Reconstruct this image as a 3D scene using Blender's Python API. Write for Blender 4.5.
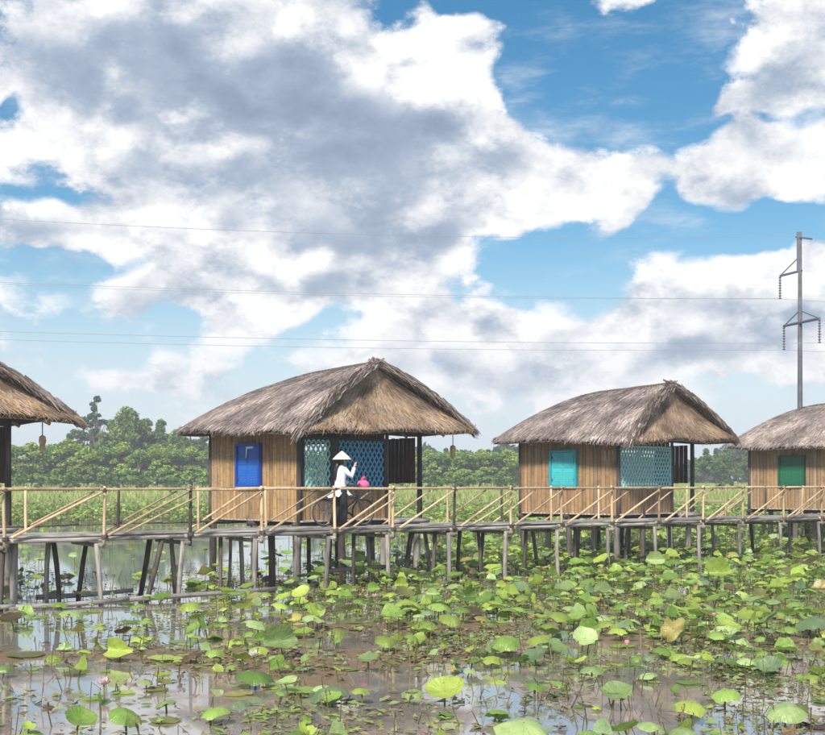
import bpy, math, random
import numpy as np
from mathutils import Vector, Matrix, Euler, noise as mnoise
for o in list(bpy.data.objects): bpy.data.objects.remove(o)
S = bpy.context.scene; COL = S.collection
R = math.radians
# ------------------------------------------------------------------ camera
FPX, CAMZ, HX, HY = 1200.0, 2.43, 412.5, 484.0
cam = bpy.data.cameras.new('camera'); camo = bpy.data.objects.new('camera', cam); COL.objects.link(camo)
cam.sensor_width = 36; cam.lens = FPX/825*36; cam.shift_y = (HY-367.5)/825
camo.location = (0, 0, CAMZ); camo.rotation_euler = (R(90), 0, 0); cam.clip_end = 6000; cam.clip_start = .1
S.camera = camo
S.view_settings.view_transform = 'Standard'; S.view_settings.look = 'None'
S.view_settings.gamma = 1; S.view_settings.exposure = 0.70; S.view_settings.use_curve_mapping = False
S.render.resolution_x = 1024; S.render.resolution_y = 912
# ------------------------------------------------------------------ sun + sky
SUN_AZ, SUN_EL = R(198), R(42)            # azimuth clockwise from the view direction
sd = Vector((math.sin(SUN_AZ)*math.cos(SUN_EL), math.cos(SUN_AZ)*math.cos(SUN_EL), math.sin(SUN_EL)))
sl = bpy.data.lights.new('sun', 'SUN'); sl.energy = 3.7; sl.angle = R(9); sl.color = (1, .95, .87)
so = bpy.data.objects.new('sun', sl); COL.objects.link(so); so.location = (0, -20, 40)
so.rotation_euler = (-sd).to_track_quat('-Z', 'Y').to_euler()
W = bpy.data.worlds.new('World'); S.world = W; W.use_nodes = True

class NT:
    def __init__(s, t): s.t = t
    def n(s, ty, **k):
        o = s.t.nodes.new(ty)
        for a, b in k.items(): setattr(o, a, b)
        return o
    def set(s, sock, v):
        if isinstance(v, (int, float)): sock.default_value = v
        elif isinstance(v, (tuple, list)):
            sock.default_value = tuple(v) if len(v) == len(sock.default_value) else tuple(v)+(1,)
        else: s.t.links.new(v, sock)
    def m(s, op, a, b=None, c=None, clamp=False):
        o = s.n('ShaderNodeMath', operation=op, use_clamp=clamp); s.set(o.inputs[0], a)
        if b is not None: s.set(o.inputs[1], b)
        if c is not None: s.set(o.inputs[2], c)
        return o.outputs[0]
    def v(s, op, a, b=None, out=0):
        o = s.n('ShaderNodeVectorMath', operation=op); s.set(o.inputs[0], a)
        if b is not None: s.set(o.inputs[1], b)
        return o.outputs[out]
    def smooth(s, x, lo, hi, a=0., b=1.):
        o = s.n('ShaderNodeMapRange', interpolation_type='SMOOTHSTEP'); s.set(o.inputs[0], x)
        s.set(o.inputs[1], lo); s.set(o.inputs[2], hi); s.set(o.inputs[3], a); s.set(o.inputs[4], b); return o.outputs[0]
    def mix(s, f, a, b, mode='MIX'):
        o = s.n('ShaderNodeMix', data_type='RGBA', blend_type=mode); s.set(o.inputs[0], f); s.set(o.inputs[6], a); s.set(o.inputs[7], b); return o.outputs[2]
    def noise(s, vec, scale, detail=4, rough=.5, out=0, dist=0.):
        o = s.n('ShaderNodeTexNoise'); s.set(o.inputs['Vector'], vec); o.inputs['Scale'].default_value = scale
        o.inputs['Detail'].default_value = detail; o.inputs['Roughness'].default_value = rough; o.inputs['Distortion'].default_value = dist
        return o.outputs[out]

# cloud field: where the cumulus banks stand (azimuth, elevation) plus fractal billows everywhere
CLOUDS = [ # px, py, rx, ry, weight
 (190,100,230,95,.34),(60,60,120,60,.20),(330,40,110,45,.26),(440,95,75,70,.36),(250,15,150,30,.15),
 (560,192,100,42,.34),(470,170,80,60,.2),(300,262,190,38,.26),(90,225,100,32,.24),(770,160,105,40,.42),(715,178,50,20,.22),
 (795,48,72,58,.44),(745,108,50,16,.24),(640,2,48,16,.30),(700,315,150,42,.24),(800,285,70,45,.2),(430,345,110,30,.22),
 (140,312,60,18,.2),(235,308,70,20,.2),(600,365,150,26,.16),(120,380,70,16,.14),(320,150,150,60,.25),(420,260,60,50,.2),
 (470,8,55,22,-.60),(392,14,20,20,-.34),(535,55,36,55,-.22),(662,200,14,30,-.26),(770,120,60,7,-.22),(590,85,75,55,-.46),(680,60,60,70,-.40),(555,258,85,28,-.40),(690,222,130,17,-.42),(790,222,60,16,-.30),
 (5,100,20,9,-.35),(14,195,36,14,-.34),(20,275,60,9,-.24),(200,190,40,7,-.18),(110,285,60,7,-.2),(60,350,110,10,-.10),(300,345,60,16,-.22),(700,130,40,20,-.1),(470,300,60,20,-.15),
 (560,0,40,20,-.2),(610,100,30,10,.16),(450,335,55,16,.18),(690,285,70,22,.2),(780,270,50,20,.2),(150,300,40,14,.2),(235,318,50,14,.18),(100,375,50,10,.18),(470,372,70,12,.15),(640,375,80,14,.15),(520,310,60,14,-.2),(600,335,40,8,-.12),(340,330,60,10,-.16),(180,348,80,8,-.10),(430,395,60,8,-.1),(740,375,60,8,-.12),(520,395,160,22,.16),(330,300,120,30,.16),(60,250,90,30,.16),(640,330,120,30,.16),(180,385,60,14,.14),(760,340,90,30,.14),(230,150,150,70,.12),(760,400,60,20,-.1)]
DARK = [(150,82,200,46,.52),(20,75,100,34,.22),(300,110,95,45,.42),(335,160,85,62,.46),(400,215,80,40,.46),(430,108,30,26,.22),(120,160,110,14,.22),
 (210,205,90,16,.30),(60,240,90,12,.26),(330,238,120,13,.34),(230,290,170,11,.34),(440,270,50,12,.2),(520,222,70,12,.26),(600,215,40,10,.16),(770,192,70,10,.24),(800,85,50,10,.2),(700,345,140,14,.26),(760,305,60,12,.2),(430,372,90,9,.24),(150,330,60,8,.2),(620,322,60,9,.18),
 (70,132,80,20,-.30),(262,170,50,16,-.26),(120,212,70,13,-.30),(290,256,110,14,-.30),(440,60,60,30,-.25),(330,30,120,20,-.22),(560,180,70,22,-.2),(690,290,90,18,-.2)]
g = bpy.data.node_groups.new('cloud_billows', 'ShaderNodeTree'); G = NT(g)
g.interface.new_socket('Vector', in_out='INPUT', socket_type='NodeSocketVector')
for nm in ('Billow', 'Fine'): g.interface.new_socket(nm, in_out='OUTPUT', socket_type='NodeSocketFloat')
gi, go = G.n('NodeGroupInput'), G.n('NodeGroupOutput')
sv = G.v('MULTIPLY', gi.outputs[0], (1, 1, 1.55))
f1 = G.noise(sv, 9, 8, .65)
vo = G.n('ShaderNodeTexVoronoi', feature='F1'); G.set(vo.inputs['Vector'], G.v('ADD', sv, G.v('SCALE', (.10,.06,.10)))); G.set(vo.inputs['Vector'].links[0].from_node.inputs[1].links[0].from_node.inputs['Scale'], f1)
vo.inputs['Scale'].default_value = 20
bil = G.m('MULTIPLY', G.m('SUBTRACT', .45, vo.outputs['Distance']), .24)
g.links.new(G.m('ADD', G.m('MULTIPLY', G.m('SUBTRACT', f1, .5), 1.25), bil), go.inputs[0]); g.links.new(f1, go.inputs[1])
N = NT(W.node_tree); W.node_tree.nodes.clear(); G = N
tc = N.n('ShaderNodeTexCoord'); dirv = tc.outputs['Generated']
sx = G.n('ShaderNodeSeparateXYZ'); G.set(sx.inputs[0], dirv); elv = sx.outputs[2]
az = G.m('MULTIPLY', G.m('ARCTAN2', sx.outputs[0], sx.outputs[1]), FPX)
el = G.m('MULTIPLY', G.m('ARCSINE', sx.outputs[2]), FPX)
cb = G.n('ShaderNodeCombineXYZ'); G.set(cb.inputs[0], az); G.set(cb.inputs[1], el)
wv = G.v('SCALE', G.v('SUBTRACT', G.noise(dirv, 9, 2, .6, out=1), (.5,.5,.5)))
wv.node.inputs['Scale'].default_value = 120
PP = G.v('ADD', cb.outputs[0], wv)
def blobs(lst):
    acc = None
    for (x, y, rx, ry, w) in lst:
        a = math.atan((x-HX)/FPX)*FPX; e = math.asin((HY-y)/math.sqrt(FPX**2+(x-HX)**2+(HY-y)**2))*FPX
        q = G.v('MULTIPLY', G.v('SUBTRACT', PP, (a, e, 0)), (1/rx, 1/ry, 0))
        d = G.v('DOT_PRODUCT', q, q, out=1)
        b = G.m('MULTIPLY', G.m('POWER', .36788, d), w)
        acc = b if acc is None else G.m('ADD', acc, b)
    return acc
def field(off):
    o = N.n('ShaderNodeGroup'); o.node_tree = g; N.set(o.inputs[0], N.v('ADD', dirv, off)); return o
A_, B_ = field((0,0,0)), field((-.008,-.0,.022))
sky = N.n('ShaderNodeTexSky', sky_type='NISHITA', sun_disc=False, sun_elevation=SUN_EL, sun_rotation=SUN_AZ, altitude=0, air_density=1.0, dust_density=.6, ozone_density=1.0)
D1 = N.m('ADD', N.m('ADD', A_.outputs[0], blobs(CLOUDS)), .0)
core = N.m('MULTIPLY', blobs(DARK), N.smooth(A_.outputs[1], .30, .70, .9, 1.12))
alpha = N.m('MAXIMUM', N.smooth(D1, -.05, .16), N.smooth(N.noise(N.v('MULTIPLY', dirv, (1,1,3.5)), 7, 5, .68), .47, .80, 0., .55))
thick = N.smooth(D1, .05, .55)
sh = N.m('MULTIPLY', N.m('SUBTRACT', B_.outputs[0], A_.outputs[0]), 1.9)
dk = N.m('ADD', N.m('ADD', sh, .09), N.m('ADD', N.m('MULTIPLY', core, N.smooth(D1, .06, .42, .2, 1.)), N.m('MULTIPLY', thick, .08)))
dk = N.m('SUBTRACT', 1.0, N.m('POWER', .21, N.m('MAXIMUM', dk, 0.0)))
ramp = N.n('ShaderNodeValToRGB'); N.set(ramp.inputs[0], dk)
r = ramp.color_ramp; r.elements[0].position = 0; r.elements[0].color = (6.5, 6.55, 6.6, 1)
r.elements[1].position = 1; r.elements[1].color = (1.25, 1.65, 2.35, 1)
e = r.elements.new(.3); e.color = (5.0, 5.2, 5.5, 1)
e = r.elements.new(.6); e.color = (2.65, 3.2, 4.0, 1)
clr = N.n('ShaderNodeHueSaturation'); N.set(clr.inputs['Color'], sky.outputs[0]); clr.inputs['Hue'].default_value = .488; clr.inputs['Saturation'].default_value = 1.42; clr.inputs['Value'].default_value = .76
hz = N.smooth(elv, .0, .22, .9, 0.)
base = N.mix(hz, clr.outputs[0], (4.7, 5.3, 6.0))
cc = N.mix(N.smooth(elv, .0, .14, .35, 0.), ramp.outputs[0], (5.3, 5.7, 6.1))
out = N.mix(N.m('MULTIPLY', alpha, N.smooth(elv, -.02, .06, .55, 1.0)), base, cc)
bg = N.n('ShaderNodeBackground'); N.set(bg.inputs[0], out); bg.inputs[1].default_value = .1
wo = N.n('ShaderNodeOutputWorld'); N.t.links.new(bg.outputs[0], wo.inputs[0])
W.cycles.sampling_method = 'MANUAL'; W.cycles.sample_map_resolution = 256
# ------------------------------------------------------------------ helpers
rnd = random.Random(7)
def tag(o, label=None, cat=None, group=None, kind=None):
    for k, v in (('label', label), ('category', cat), ('group', group), ('kind', kind)):
        if v: o[k] = v
    return o
def link(o, parent=None):
    COL.objects.link(o)
    if parent is not None: o.parent = parent
    return o
def empty(name, loc=(0,0,0), rz=0., label=None, cat=None, group=None):
    o = bpy.data.objects.new(name, None); o.location = loc; o.rotation_euler = (0,0,rz); o.empty_display_size = .2
    link(o); return tag(o, label, cat, group)
def inst(name, me, parent=None, mat=None, loc=(0,0,0), rot=(0,0,0), scale=(1,1,1)):
    o = bpy.data.objects.new(name, me); o.location = loc; o.rotation_euler = rot; o.scale = scale
    return link(o, parent)
def new_mesh(name, V_, F_, mat=None, smooth=False):
    me = bpy.data.meshes.new(name); me.from_pydata([tuple(v) for v in V_], [], F_)
    if mat: me.materials.append(mat)
    if smooth: me.polygons.foreach_set('use_smooth', [True]*len(me.polygons))
    me.update(); return me
def np_mesh(name, verts, faces, mat, cols=None, smooth=False):
    """verts (n,3), faces (m,k) one size; cols per vertex rgb"""
    me = bpy.data.meshes.new(name); n, (m, k) = len(verts), faces.shape
    me.vertices.add(n); me.vertices.foreach_set('co', np.asarray(verts, np.float32).ravel())
    me.loops.add(m*k); me.loops.foreach_set('vertex_index', faces.astype(np.int32).ravel())
    me.polygons.add(m); me.polygons.foreach_set('loop_start', np.arange(0, m*k, k, dtype=np.int32))
    if smooth: me.polygons.foreach_set('use_smooth', np.ones(m, bool))
    me.materials.append(mat)
    if cols is not None:
        a = me.color_attributes.new('Col', 'FLOAT_COLOR', 'POINT')
        c = np.ones((n, 4), np.float32); c[:, :3] = cols; a.data.foreach_set('color', c.ravel())
    me.update(calc_edges=True); me.validate(); return me
class MB:
    def __init__(s): s.V = []; s.F = []
    def add(s, vs, fs):
        b = len(s.V); s.V += [Vector(v) for v in vs]; s.F += [tuple(i+b for i in f) for f in fs]; return s
    def box(s, lo, hi, M=None):
        x0,y0,z0 = lo; x1,y1,z1 = hi
        vs = [Vector(p) for p in ((x0,y0,z0),(x1,y0,z0),(x1,y1,z0),(x0,y1,z0),(x0,y0,z1),(x1,y0,z1),(x1,y1,z1),(x0,y1,z1))]
        if M: vs = [M @ v for v in vs]
        return s.add(vs, [(0,3,2,1),(4,5,6,7),(0,1,5,4),(1,2,6,5),(2,3,7,6),(3,0,4,7)])
    def tube(s, pts, rads, n=8, cap=True, wob=0.):
        pts = [Vector(p) for p in pts]
        if isinstance(rads, (int, float)): rads = [rads]*len(pts)
        vs = []; fs = []; u = None
        for i, p in enumerate(pts):
            t = (pts[min(i+1, len(pts)-1)]-pts[max(i-1, 0)]).normalized()
            if u is None: u = t.orthogonal().normalized()
            u = (u-t*u.dot(t)).normalized(); w = t.cross(u)
            for k in range(n):
                a = 2*math.pi*k/n; rr = rads[i]*(1+wob*rnd.uniform(-1,1))
                vs.append(p+(u*math.cos(a)+w*math.sin(a))*rr)
        for i in range(len(pts)-1):
            for k in range(n):
                a, b = i*n+k, i*n+(k+1) % n; fs.append((a, b, b+n, a+n))
        if cap: fs += [tuple(range(n))[::-1], tuple(range((len(pts)-1)*n, len(pts)*n))]
        return s.add(vs, fs)
    def lathe(s, prof, n=14, c=(0,0,0)):
        vs = [(c[0]+r_*math.cos(2*math.pi*k/n), c[1]+r_*math.sin(2*math.pi*k/n), c[2]+z) for (r_, z) in prof for k in range(n)]
        fs = [(i*n+k, i*n+(k+1) % n, (i+1)*n+(k+1) % n, (i+1)*n+k) for i in range(len(prof)-1) for k in range(n)]
        return s.add(vs, fs)
    def mesh(s, name, mat, smooth=False): return new_mesh(name, s.V, s.F, mat, smooth)
    def build(s, name, mat, parent=None, smooth=False): return inst(name, s.mesh(name, mat, smooth), parent)
def bez(p0, p1, bend, n=4):
    p0, p1, bend = Vector(p0), Vector(p1), Vector(bend)
    return [p0.lerp(p1, i/n)+bend*(4*(i/n)*(1-i/n)) for i in range(n+1)]
def at(px, d, z=0.): return Vector(((px-HX)/FPX*d, d, z))
def onwater(px, py, h=0.):
    d = (CAMZ-h)*FPX/(py-HY); return Vector(((px-HX)/FPX*d, d, h))

# ------------------------------------------------------------------ materials
def material(name): 
    m = bpy.data.materials.new(name); m.use_nodes = True; t = NT(m.node_tree); b = m.node_tree.nodes['Principled BSDF']; return m, t, b
def coords(t, which='Object'): return t.n('ShaderNodeTexCoord').outputs[which]
def orand(t): return t.n('ShaderNodeObjectInfo').outputs['Random']
def scl(t, v, s): return t.v('MULTIPLY', v, s)
def bump(t, b, h, strength=.4, dist=.02):
    o = t.n('ShaderNodeBump'); o.inputs['Strength'].default_value = strength; o.inputs['Distance'].default_value = dist
    t.set(o.inputs['Height'], h); t.set(b.inputs['Normal'], o.outputs[0])
def wood(name, c1, c2, stretch=(20,20,2), rough=.8, stain=None, var=.35, grey=0.):
    m, t, b = material(name); co = coords(t)
    rv = t.v('SCALE', (13.,7.,5.)); t.set(rv.node.inputs['Scale'], orand(t))
    co2 = t.v('ADD', co, rv)
    n1 = t.noise(scl(t, co2, stretch), 1., 5, .65); n2 = t.noise(co2, 2.2, 3, .6)
    c = t.mix(t.smooth(n1, .3, .7), c1, c2)
    if stain: c = t.mix(t.smooth(n2, .5, .72), c, stain)
    if grey:
        c = t.mix(t.m('MULTIPLY', t.smooth(t.m('FRACT', t.m('MULTIPLY', orand(t), 17.)), .55, 1.), grey), c, (.25,.21,.17))
        sz_ = t.n('ShaderNodeSeparateXYZ'); t.set(sz_.inputs[0], co); nd = t.m('FRACT', t.m('ADD', t.m('MULTIPLY', sz_.outputs[2], 2.6), t.m('MULTIPLY', orand(t), 9.)))
        c = t.mix(t.smooth(nd, .93, .97, 0., .55), c, (.16,.10,.05))
    hv = t.n('ShaderNodeHueSaturation'); t.set(hv.inputs['Color'], c)
    t.set(hv.inputs['Value'], t.m('ADD', t.m('MULTIPLY', orand(t), var*2), 1-var)); c = hv.outputs[0]
    t.set(b.inputs['Base Color'], c); b.inputs['Roughness'].default_value = rough
    b.inputs['Specular IOR Level'].default_value = .25
    bump(t, b, n1, .5, .01); return m
M_post = wood('weathered_grey_wood', (.15,.13,.115), (.34,.31,.285), stain=(.09,.075,.065))
M_dark = wood('dark_wet_wood', (.045,.036,.031), (.12,.10,.085))
M_bamboo = wood('pale_bamboo', (.42,.30,.175), (.60,.46,.30), stain=(.30,.20,.12), var=.3)
M_plank = wood('grey_deck_board', (.28,.255,.235), (.46,.43,.40), stretch=(3,25,25), stain=(.2,.17,.15))
M_beam = wood('grey_edge_log', (.22,.195,.18), (.42,.385,.36), stretch=(3,20,20), stain=(.14,.12,.105))
M_wall = wood('bamboo_wall_board', (.29,.175,.078), (.44,.285,.14), stretch=(16,16,1.2), stain=(.20,.13,.075), var=.22, grey=.5)
M_wallb = wood('red_brown_wall_board', (.27,.16,.078), (.41,.26,.135), stretch=(16,16,1.2), stain=(.18,.11,.08), var=.22, grey=.5)
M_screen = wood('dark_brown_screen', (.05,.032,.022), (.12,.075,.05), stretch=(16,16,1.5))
def vcol(name, rough=.85, trans=0., attr='Col', nscale=6., namt=.25, spec=.2):
    m, t, b = material(name); a = t.n('ShaderNodeVertexColor', layer_name=attr)
    n = t.noise(coords(t), nscale, 3, .6)
    hv = t.n('ShaderNodeHueSaturation'); t.set(hv.inputs['Color'], a.outputs[0]); t.set(hv.inputs['Value'], t.m('ADD', t.m('MULTIPLY', n, namt*2), 1-namt))
    c = hv.outputs[0]; t.set(b.inputs['Base Color'], c); b.inputs['Roughness'].default_value = rough; b.inputs['Specular IOR Level'].default_value = spec
    if trans:
        tr = t.n('ShaderNodeBsdfTranslucent'); t.set(tr.inputs[0], t.mix(.5, c, (1,1,.35), 'MULTIPLY'))
        mx = t.n('ShaderNodeMixShader'); mx.inputs[0].default_value = trans
        t.t.links.new(b.outputs[0], mx.inputs[1]); t.t.links.new(tr.outputs[0], mx.inputs[2])
        t.t.links.new(mx.outputs[0], m.node_tree.nodes['Material Output'].inputs[0])
    return m
M_straw = vcol('straw', .75)
M_foliage = vcol('tree_leaves', .6, .3, namt=.2, nscale=1.)
M_lotus = vcol('lotus_leaves', .38, .38, nscale=9., spec=.5)
M_debris = vcol('floating_plant_debris', .7)
M_grass = vcol('bank_grass', .8, .25)
def paint(name, c, rough=.55, var=.15):
    m, t, b = material(name); n = t.noise(coords(t), 9, 4, .65)
    t.set(b.inputs['Base Color'], t.mix(t.smooth(n, .45, .75, 0, var*2), c, tuple(x*.55+.04 for x in c))); b.inputs['Roughness'].default_value = rough; return m
M_thatch, t, b = material('thatch_mat'); co = coords(t)
n1 = t.noise(scl(t, co, (9,9,3)), 3, 5, .7)
t.set(b.inputs['Base Color'], t.mix(t.smooth(n1, .3, .7), (.055,.04,.028), (.20,.155,.115))); b.inputs['Roughness'].default_value = .9; b.inputs['Specular IOR Level'].default_value = .1
bump(t, b, n1, .8, .05)
def leafmat(name, c1, c2, vein):
    m, t, b = material(name); co = coords(t); s_ = t.n('ShaderNodeSeparateXYZ'); t.set(s_.inputs[0], co)
    ang = t.m('ARCTAN2', s_.outputs[1], s_.outputs[0]); rad = t.v('LENGTH', scl(t, co, (1,1,0)), out=1)
    ve = t.m('POWER', t.m('ABSOLUTE', t.m('COSINE', t.m('MULTIPLY', ang, 10))), 14.)
    n = t.noise(co, 2.4, 4, .6); n2 = t.noise(co, 14, 3, .6)
    c = t.mix(t.smooth(t.m('ADD', n, t.m('MULTIPLY', t.m('SUBTRACT', orand(t), .5), .5)), .3, .7), c1, c2)
    c = t.mix(t.m('MULTIPLY', ve, .07), c, vein)
    edge = t.m('MULTIPLY', t.smooth(rad, .86, 1.02), t.smooth(n2, .45, .62))
    c = t.mix(t.m('MULTIPLY', edge, .75), c, (.16,.11,.035))
    sp = t.smooth(t.noise(co, 5, 3, .7), .60, .68); c = t.mix(t.m('MULTIPLY', sp, .65), c, (.20,.16,.05))
    hv = t.n('ShaderNodeHueSaturation'); t.set(hv.inputs['Color'], c); t.set(hv.inputs['Value'], t.m('ADD', t.m('MULTIPLY', orand(t), .5), .75)); c = hv.outputs[0]
    t.set(b.inputs['Base Color'], c); b.inputs['Roughness'].default_value = .36; b.inputs['Specular IOR Level'].default_value = .5
    bump(t, b, t.m('ADD', t.m('MULTIPLY', ve, .18), t.m('MULTIPLY', n, 1.4)), .35, .05)
    tr = t.n('ShaderNodeBsdfTranslucent'); t.set(tr.inputs[0], t.mix(.35, c, (1,1,.3), 'MULTIPLY'))
    mx = t.n('ShaderNodeMixShader'); mx.inputs[0].default_value = .36
    t.t.links.new(b.outputs[0], mx.inputs[1]); t.t.links.new(tr.outputs[0], mx.inputs[2]); t.t.links.new(mx.outputs[0], m.node_tree.nodes['Material Output'].inputs[0])
    return m
LEAF = {'yellow-green': leafmat('leaf_yellow_green', (0.312,0.426,0.073), (0.440,0.546,0.108), (0.544,0.604,0.184)),
        'bright green': leafmat('leaf_bright_green', (0.179,0.320,0.060), (0.284,0.426,0.093), (0.424,0.541,0.167)),
        'pale green': leafmat('leaf_pale_green', (0.288,0.403,0.152), (0.432,0.547,0.226), (0.525,0.615,0.295)),
        'blue-green': leafmat('leaf_blue_green', (0.184,0.276,0.132), (0.294,0.397,0.204), (0.389,0.496,0.266)),
        'olive': leafmat('leaf_olive', (0.182,0.205,0.061), (0.272,0.267,0.092), (0.366,0.354,0.138)),
        'withered yellow-brown': leafmat('leaf_withered', (0.356,0.284,0.090), (0.473,0.424,0.126), (0.356,0.266,0.104)),
        'dry brown': leafmat('leaf_dry', (0.121,0.083,0.048), (0.209,0.145,0.074), (0.245,0.183,0.093))}
LEAFRGB = {'yellow-green': (0.371,0.485,0.090), 'bright green': (0.227,0.367,0.076), 'pale green': (0.359,0.475,0.189), 'blue-green': (0.233,0.336,0.167), 'olive': (0.227,0.231,0.073), 'withered yellow-brown': (0.415,0.355,0.112), 'dry brown': (0.153,0.107,0.058)}
M_stalk = wood('lotus_stalk_skin', (.10,.13,.04), (.17,.16,.07), var=.4)

# ------------------------------------------------------------------ ground + water
BANK = 118.
def ground_z(x, y):
    s = y-BANK+5*math.sin(x*.05)
    if s < -8: return -.7
    if s < 0: return -.7+1.75*(1+s/8)
    return 1.05+min(s/70, 1.)*1.55
ys = [-300,-40,0,30,60,90,104,108,112,115,117,119,121,125,130,140,155,170,190,230,320,600,1200,4000]
xs = sorted(set([-4000,-1500,-600,-300,-200]+list(range(-160,161,8))+[200,300,600,1500,4000]))
gv = [(x, y, ground_z(x, y)+(.12*math.sin(x*.31)*math.sin(y*.23) if BANK < y < 300 else 0)) for y in ys for x in xs]
nx = len(xs); gf = [(j*nx+i, j*nx+i+1, (j+1)*nx+i+1, (j+1)*nx+i) for j in range(len(ys)-1) for i in range(nx-1)]
m, t, b = material('field_ground'); co = coords(t)
n1 = t.noise(scl(t, co, (1,.35,1)), .09, 5, .6); n2 = t.noise(scl(t, co, (1,.4,1)), .9, 4, .65)
c = t.mix(t.smooth(n1, .35, .62), (.33,.36,.12), (.24,.31,.08)); c = t.mix(t.smooth(n2, .5, .75, 0, .6), c, (.44,.42,.18))
sz = t.n('ShaderNodeSeparateXYZ'); t.set(sz.inputs[0], co)
c = t.mix(t.smooth(sz.outputs[2], .55, 1.0, 1., 0.), c, (.105,.075,.05))
t.set(b.inputs['Base Color'], c); b.inputs['Roughness'].default_value = .95; b.inputs['Specular IOR Level'].default_value = .1
bump(t, b, n2, .6, .3)
tag(inst('ground', new_mesh('ground', gv, gf, m, True)), kind='structure')

m, t, b = material('muddy_pond_water'); co = coords(t)
lo = t.noise(scl(t, co, (.75,1.,1.)), .23, 4, .62); md = t.noise(co, 1.3, 4, .6)
film = t.smooth(t.m('ADD', lo, t.m('MULTIPLY', t.m('SUBTRACT', md, .5), .25)), .485, .56)
# the silty shallows lie in the middle and the right of the near pond, clear open water at the left
sp = t.n('ShaderNodeSeparateXYZ'); t.set(sp.inputs[0], co)
def patch(cx, cy, rx, ry):
    q = t.v('MULTIPLY', t.v('SUBTRACT', co, (cx, cy, 0)), (1/rx, 1/ry, 0)); return t.m('EXPONENT', t.m('MULTIPLY', t.v('DOT_PRODUCT', q, q, out=1), -1))
clear = None
for (px, py, rx, ry, w) in ((130,560,5.,6,1.),(150,610,3.5,1.6,.9),(70,695,2.4,1.5,1.2),(500,700,1.5,1.8,1.),(30,625,2,1.,.7),(500,600,1.5,2.,.5),(330,548,5,4.,.8),(740,700,1.6,1.6,.8),(330,585,1.,1.,.5)):
    p = onwater(px, py); q = t.m('MULTIPLY', patch(p.x, p.y, rx, ry), w); clear = q if clear is None else t.m('MAXIMUM', clear, q)
muddy = None
for (px, py, rx, ry, w) in ((370,690,1.3,1.6,.6),(240,665,1.4,1.6,.6),(40,655,2.6,.45,.75),(430,640,3,2.6,.55),(680,640,3.5,3.5,.5)):
    p = onwater(px, py); q = t.m('MULTIPLY', patch(p.x, p.y, rx, ry), w); muddy = q if muddy is None else t.m('MAXIMUM', muddy, q)
film = t.smooth(t.m('ADD', t.m('SUBTRACT', t.m('ADD', lo, t.m('MULTIPLY', t.m('SUBTRACT', md, .5), .3)), t.m('MULTIPLY', clear, .3)), t.m('MULTIPLY', muddy, .22)), .53, .59)
c = t.mix(md, (.25,.205,.17), (.33,.285,.25)); c2 = t.mix(t.noise(co, 5, 4, .7), (.13,.088,.048), (.26,.175,.105))
t.set(b.inputs['Base Color'], t.mix(film, c, c2))
b.inputs['Coat IOR'].default_value = 2.1; b.inputs['Coat Roughness'].default_value = .04; t.set(b.inputs['Coat Weight'], t.m('SUBTRACT', 1., t.m('MULTIPLY', film, .93)))
t.set(b.inputs['Roughness'], t.m('ADD', .04, t.m('MULTIPLY', film, .30))); b.inputs['IOR'].default_value = 1.33
t.set(b.inputs['Specular IOR Level'], t.m('SUBTRACT', .62, t.m('MULTIPLY', film, .47)))
rip = t.noise(co, 6, 4, .6)
bump(t, b, t.m('ADD', rip, t.m('MULTIPLY', t.noise(co, 30, 2, .5), t.m('MULTIPLY', film, 1.2))), .30, .045)
tag(inst('pond_water', new_mesh('pond_water', [(-260,-60,0),(260,-60,0),(260,130,0),(-260,130,0)], [(0,1,2,3)], m)), kind='structure')
# ------------------------------------------------------------------ boardwalk
DZ = 1.43
P0 = Vector((-7.88, 22.9, 0)); WD = Vector((13.13+7.88, 38.2-22.9, 0)).normalized(); WN = Vector((-WD.y, WD.x, 0)); WW = 1.35
def tpx(px):
    k = (px-HX)/FPX; return (k*P0.y-P0.x)/(WD.x-WD.y*k)
walk = empty('boardwalk', P0, math.atan2(WD.y, WD.x), 'long bamboo railed boardwalk on stilts crossing the pond in front of the huts', 'boardwalk')
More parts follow.
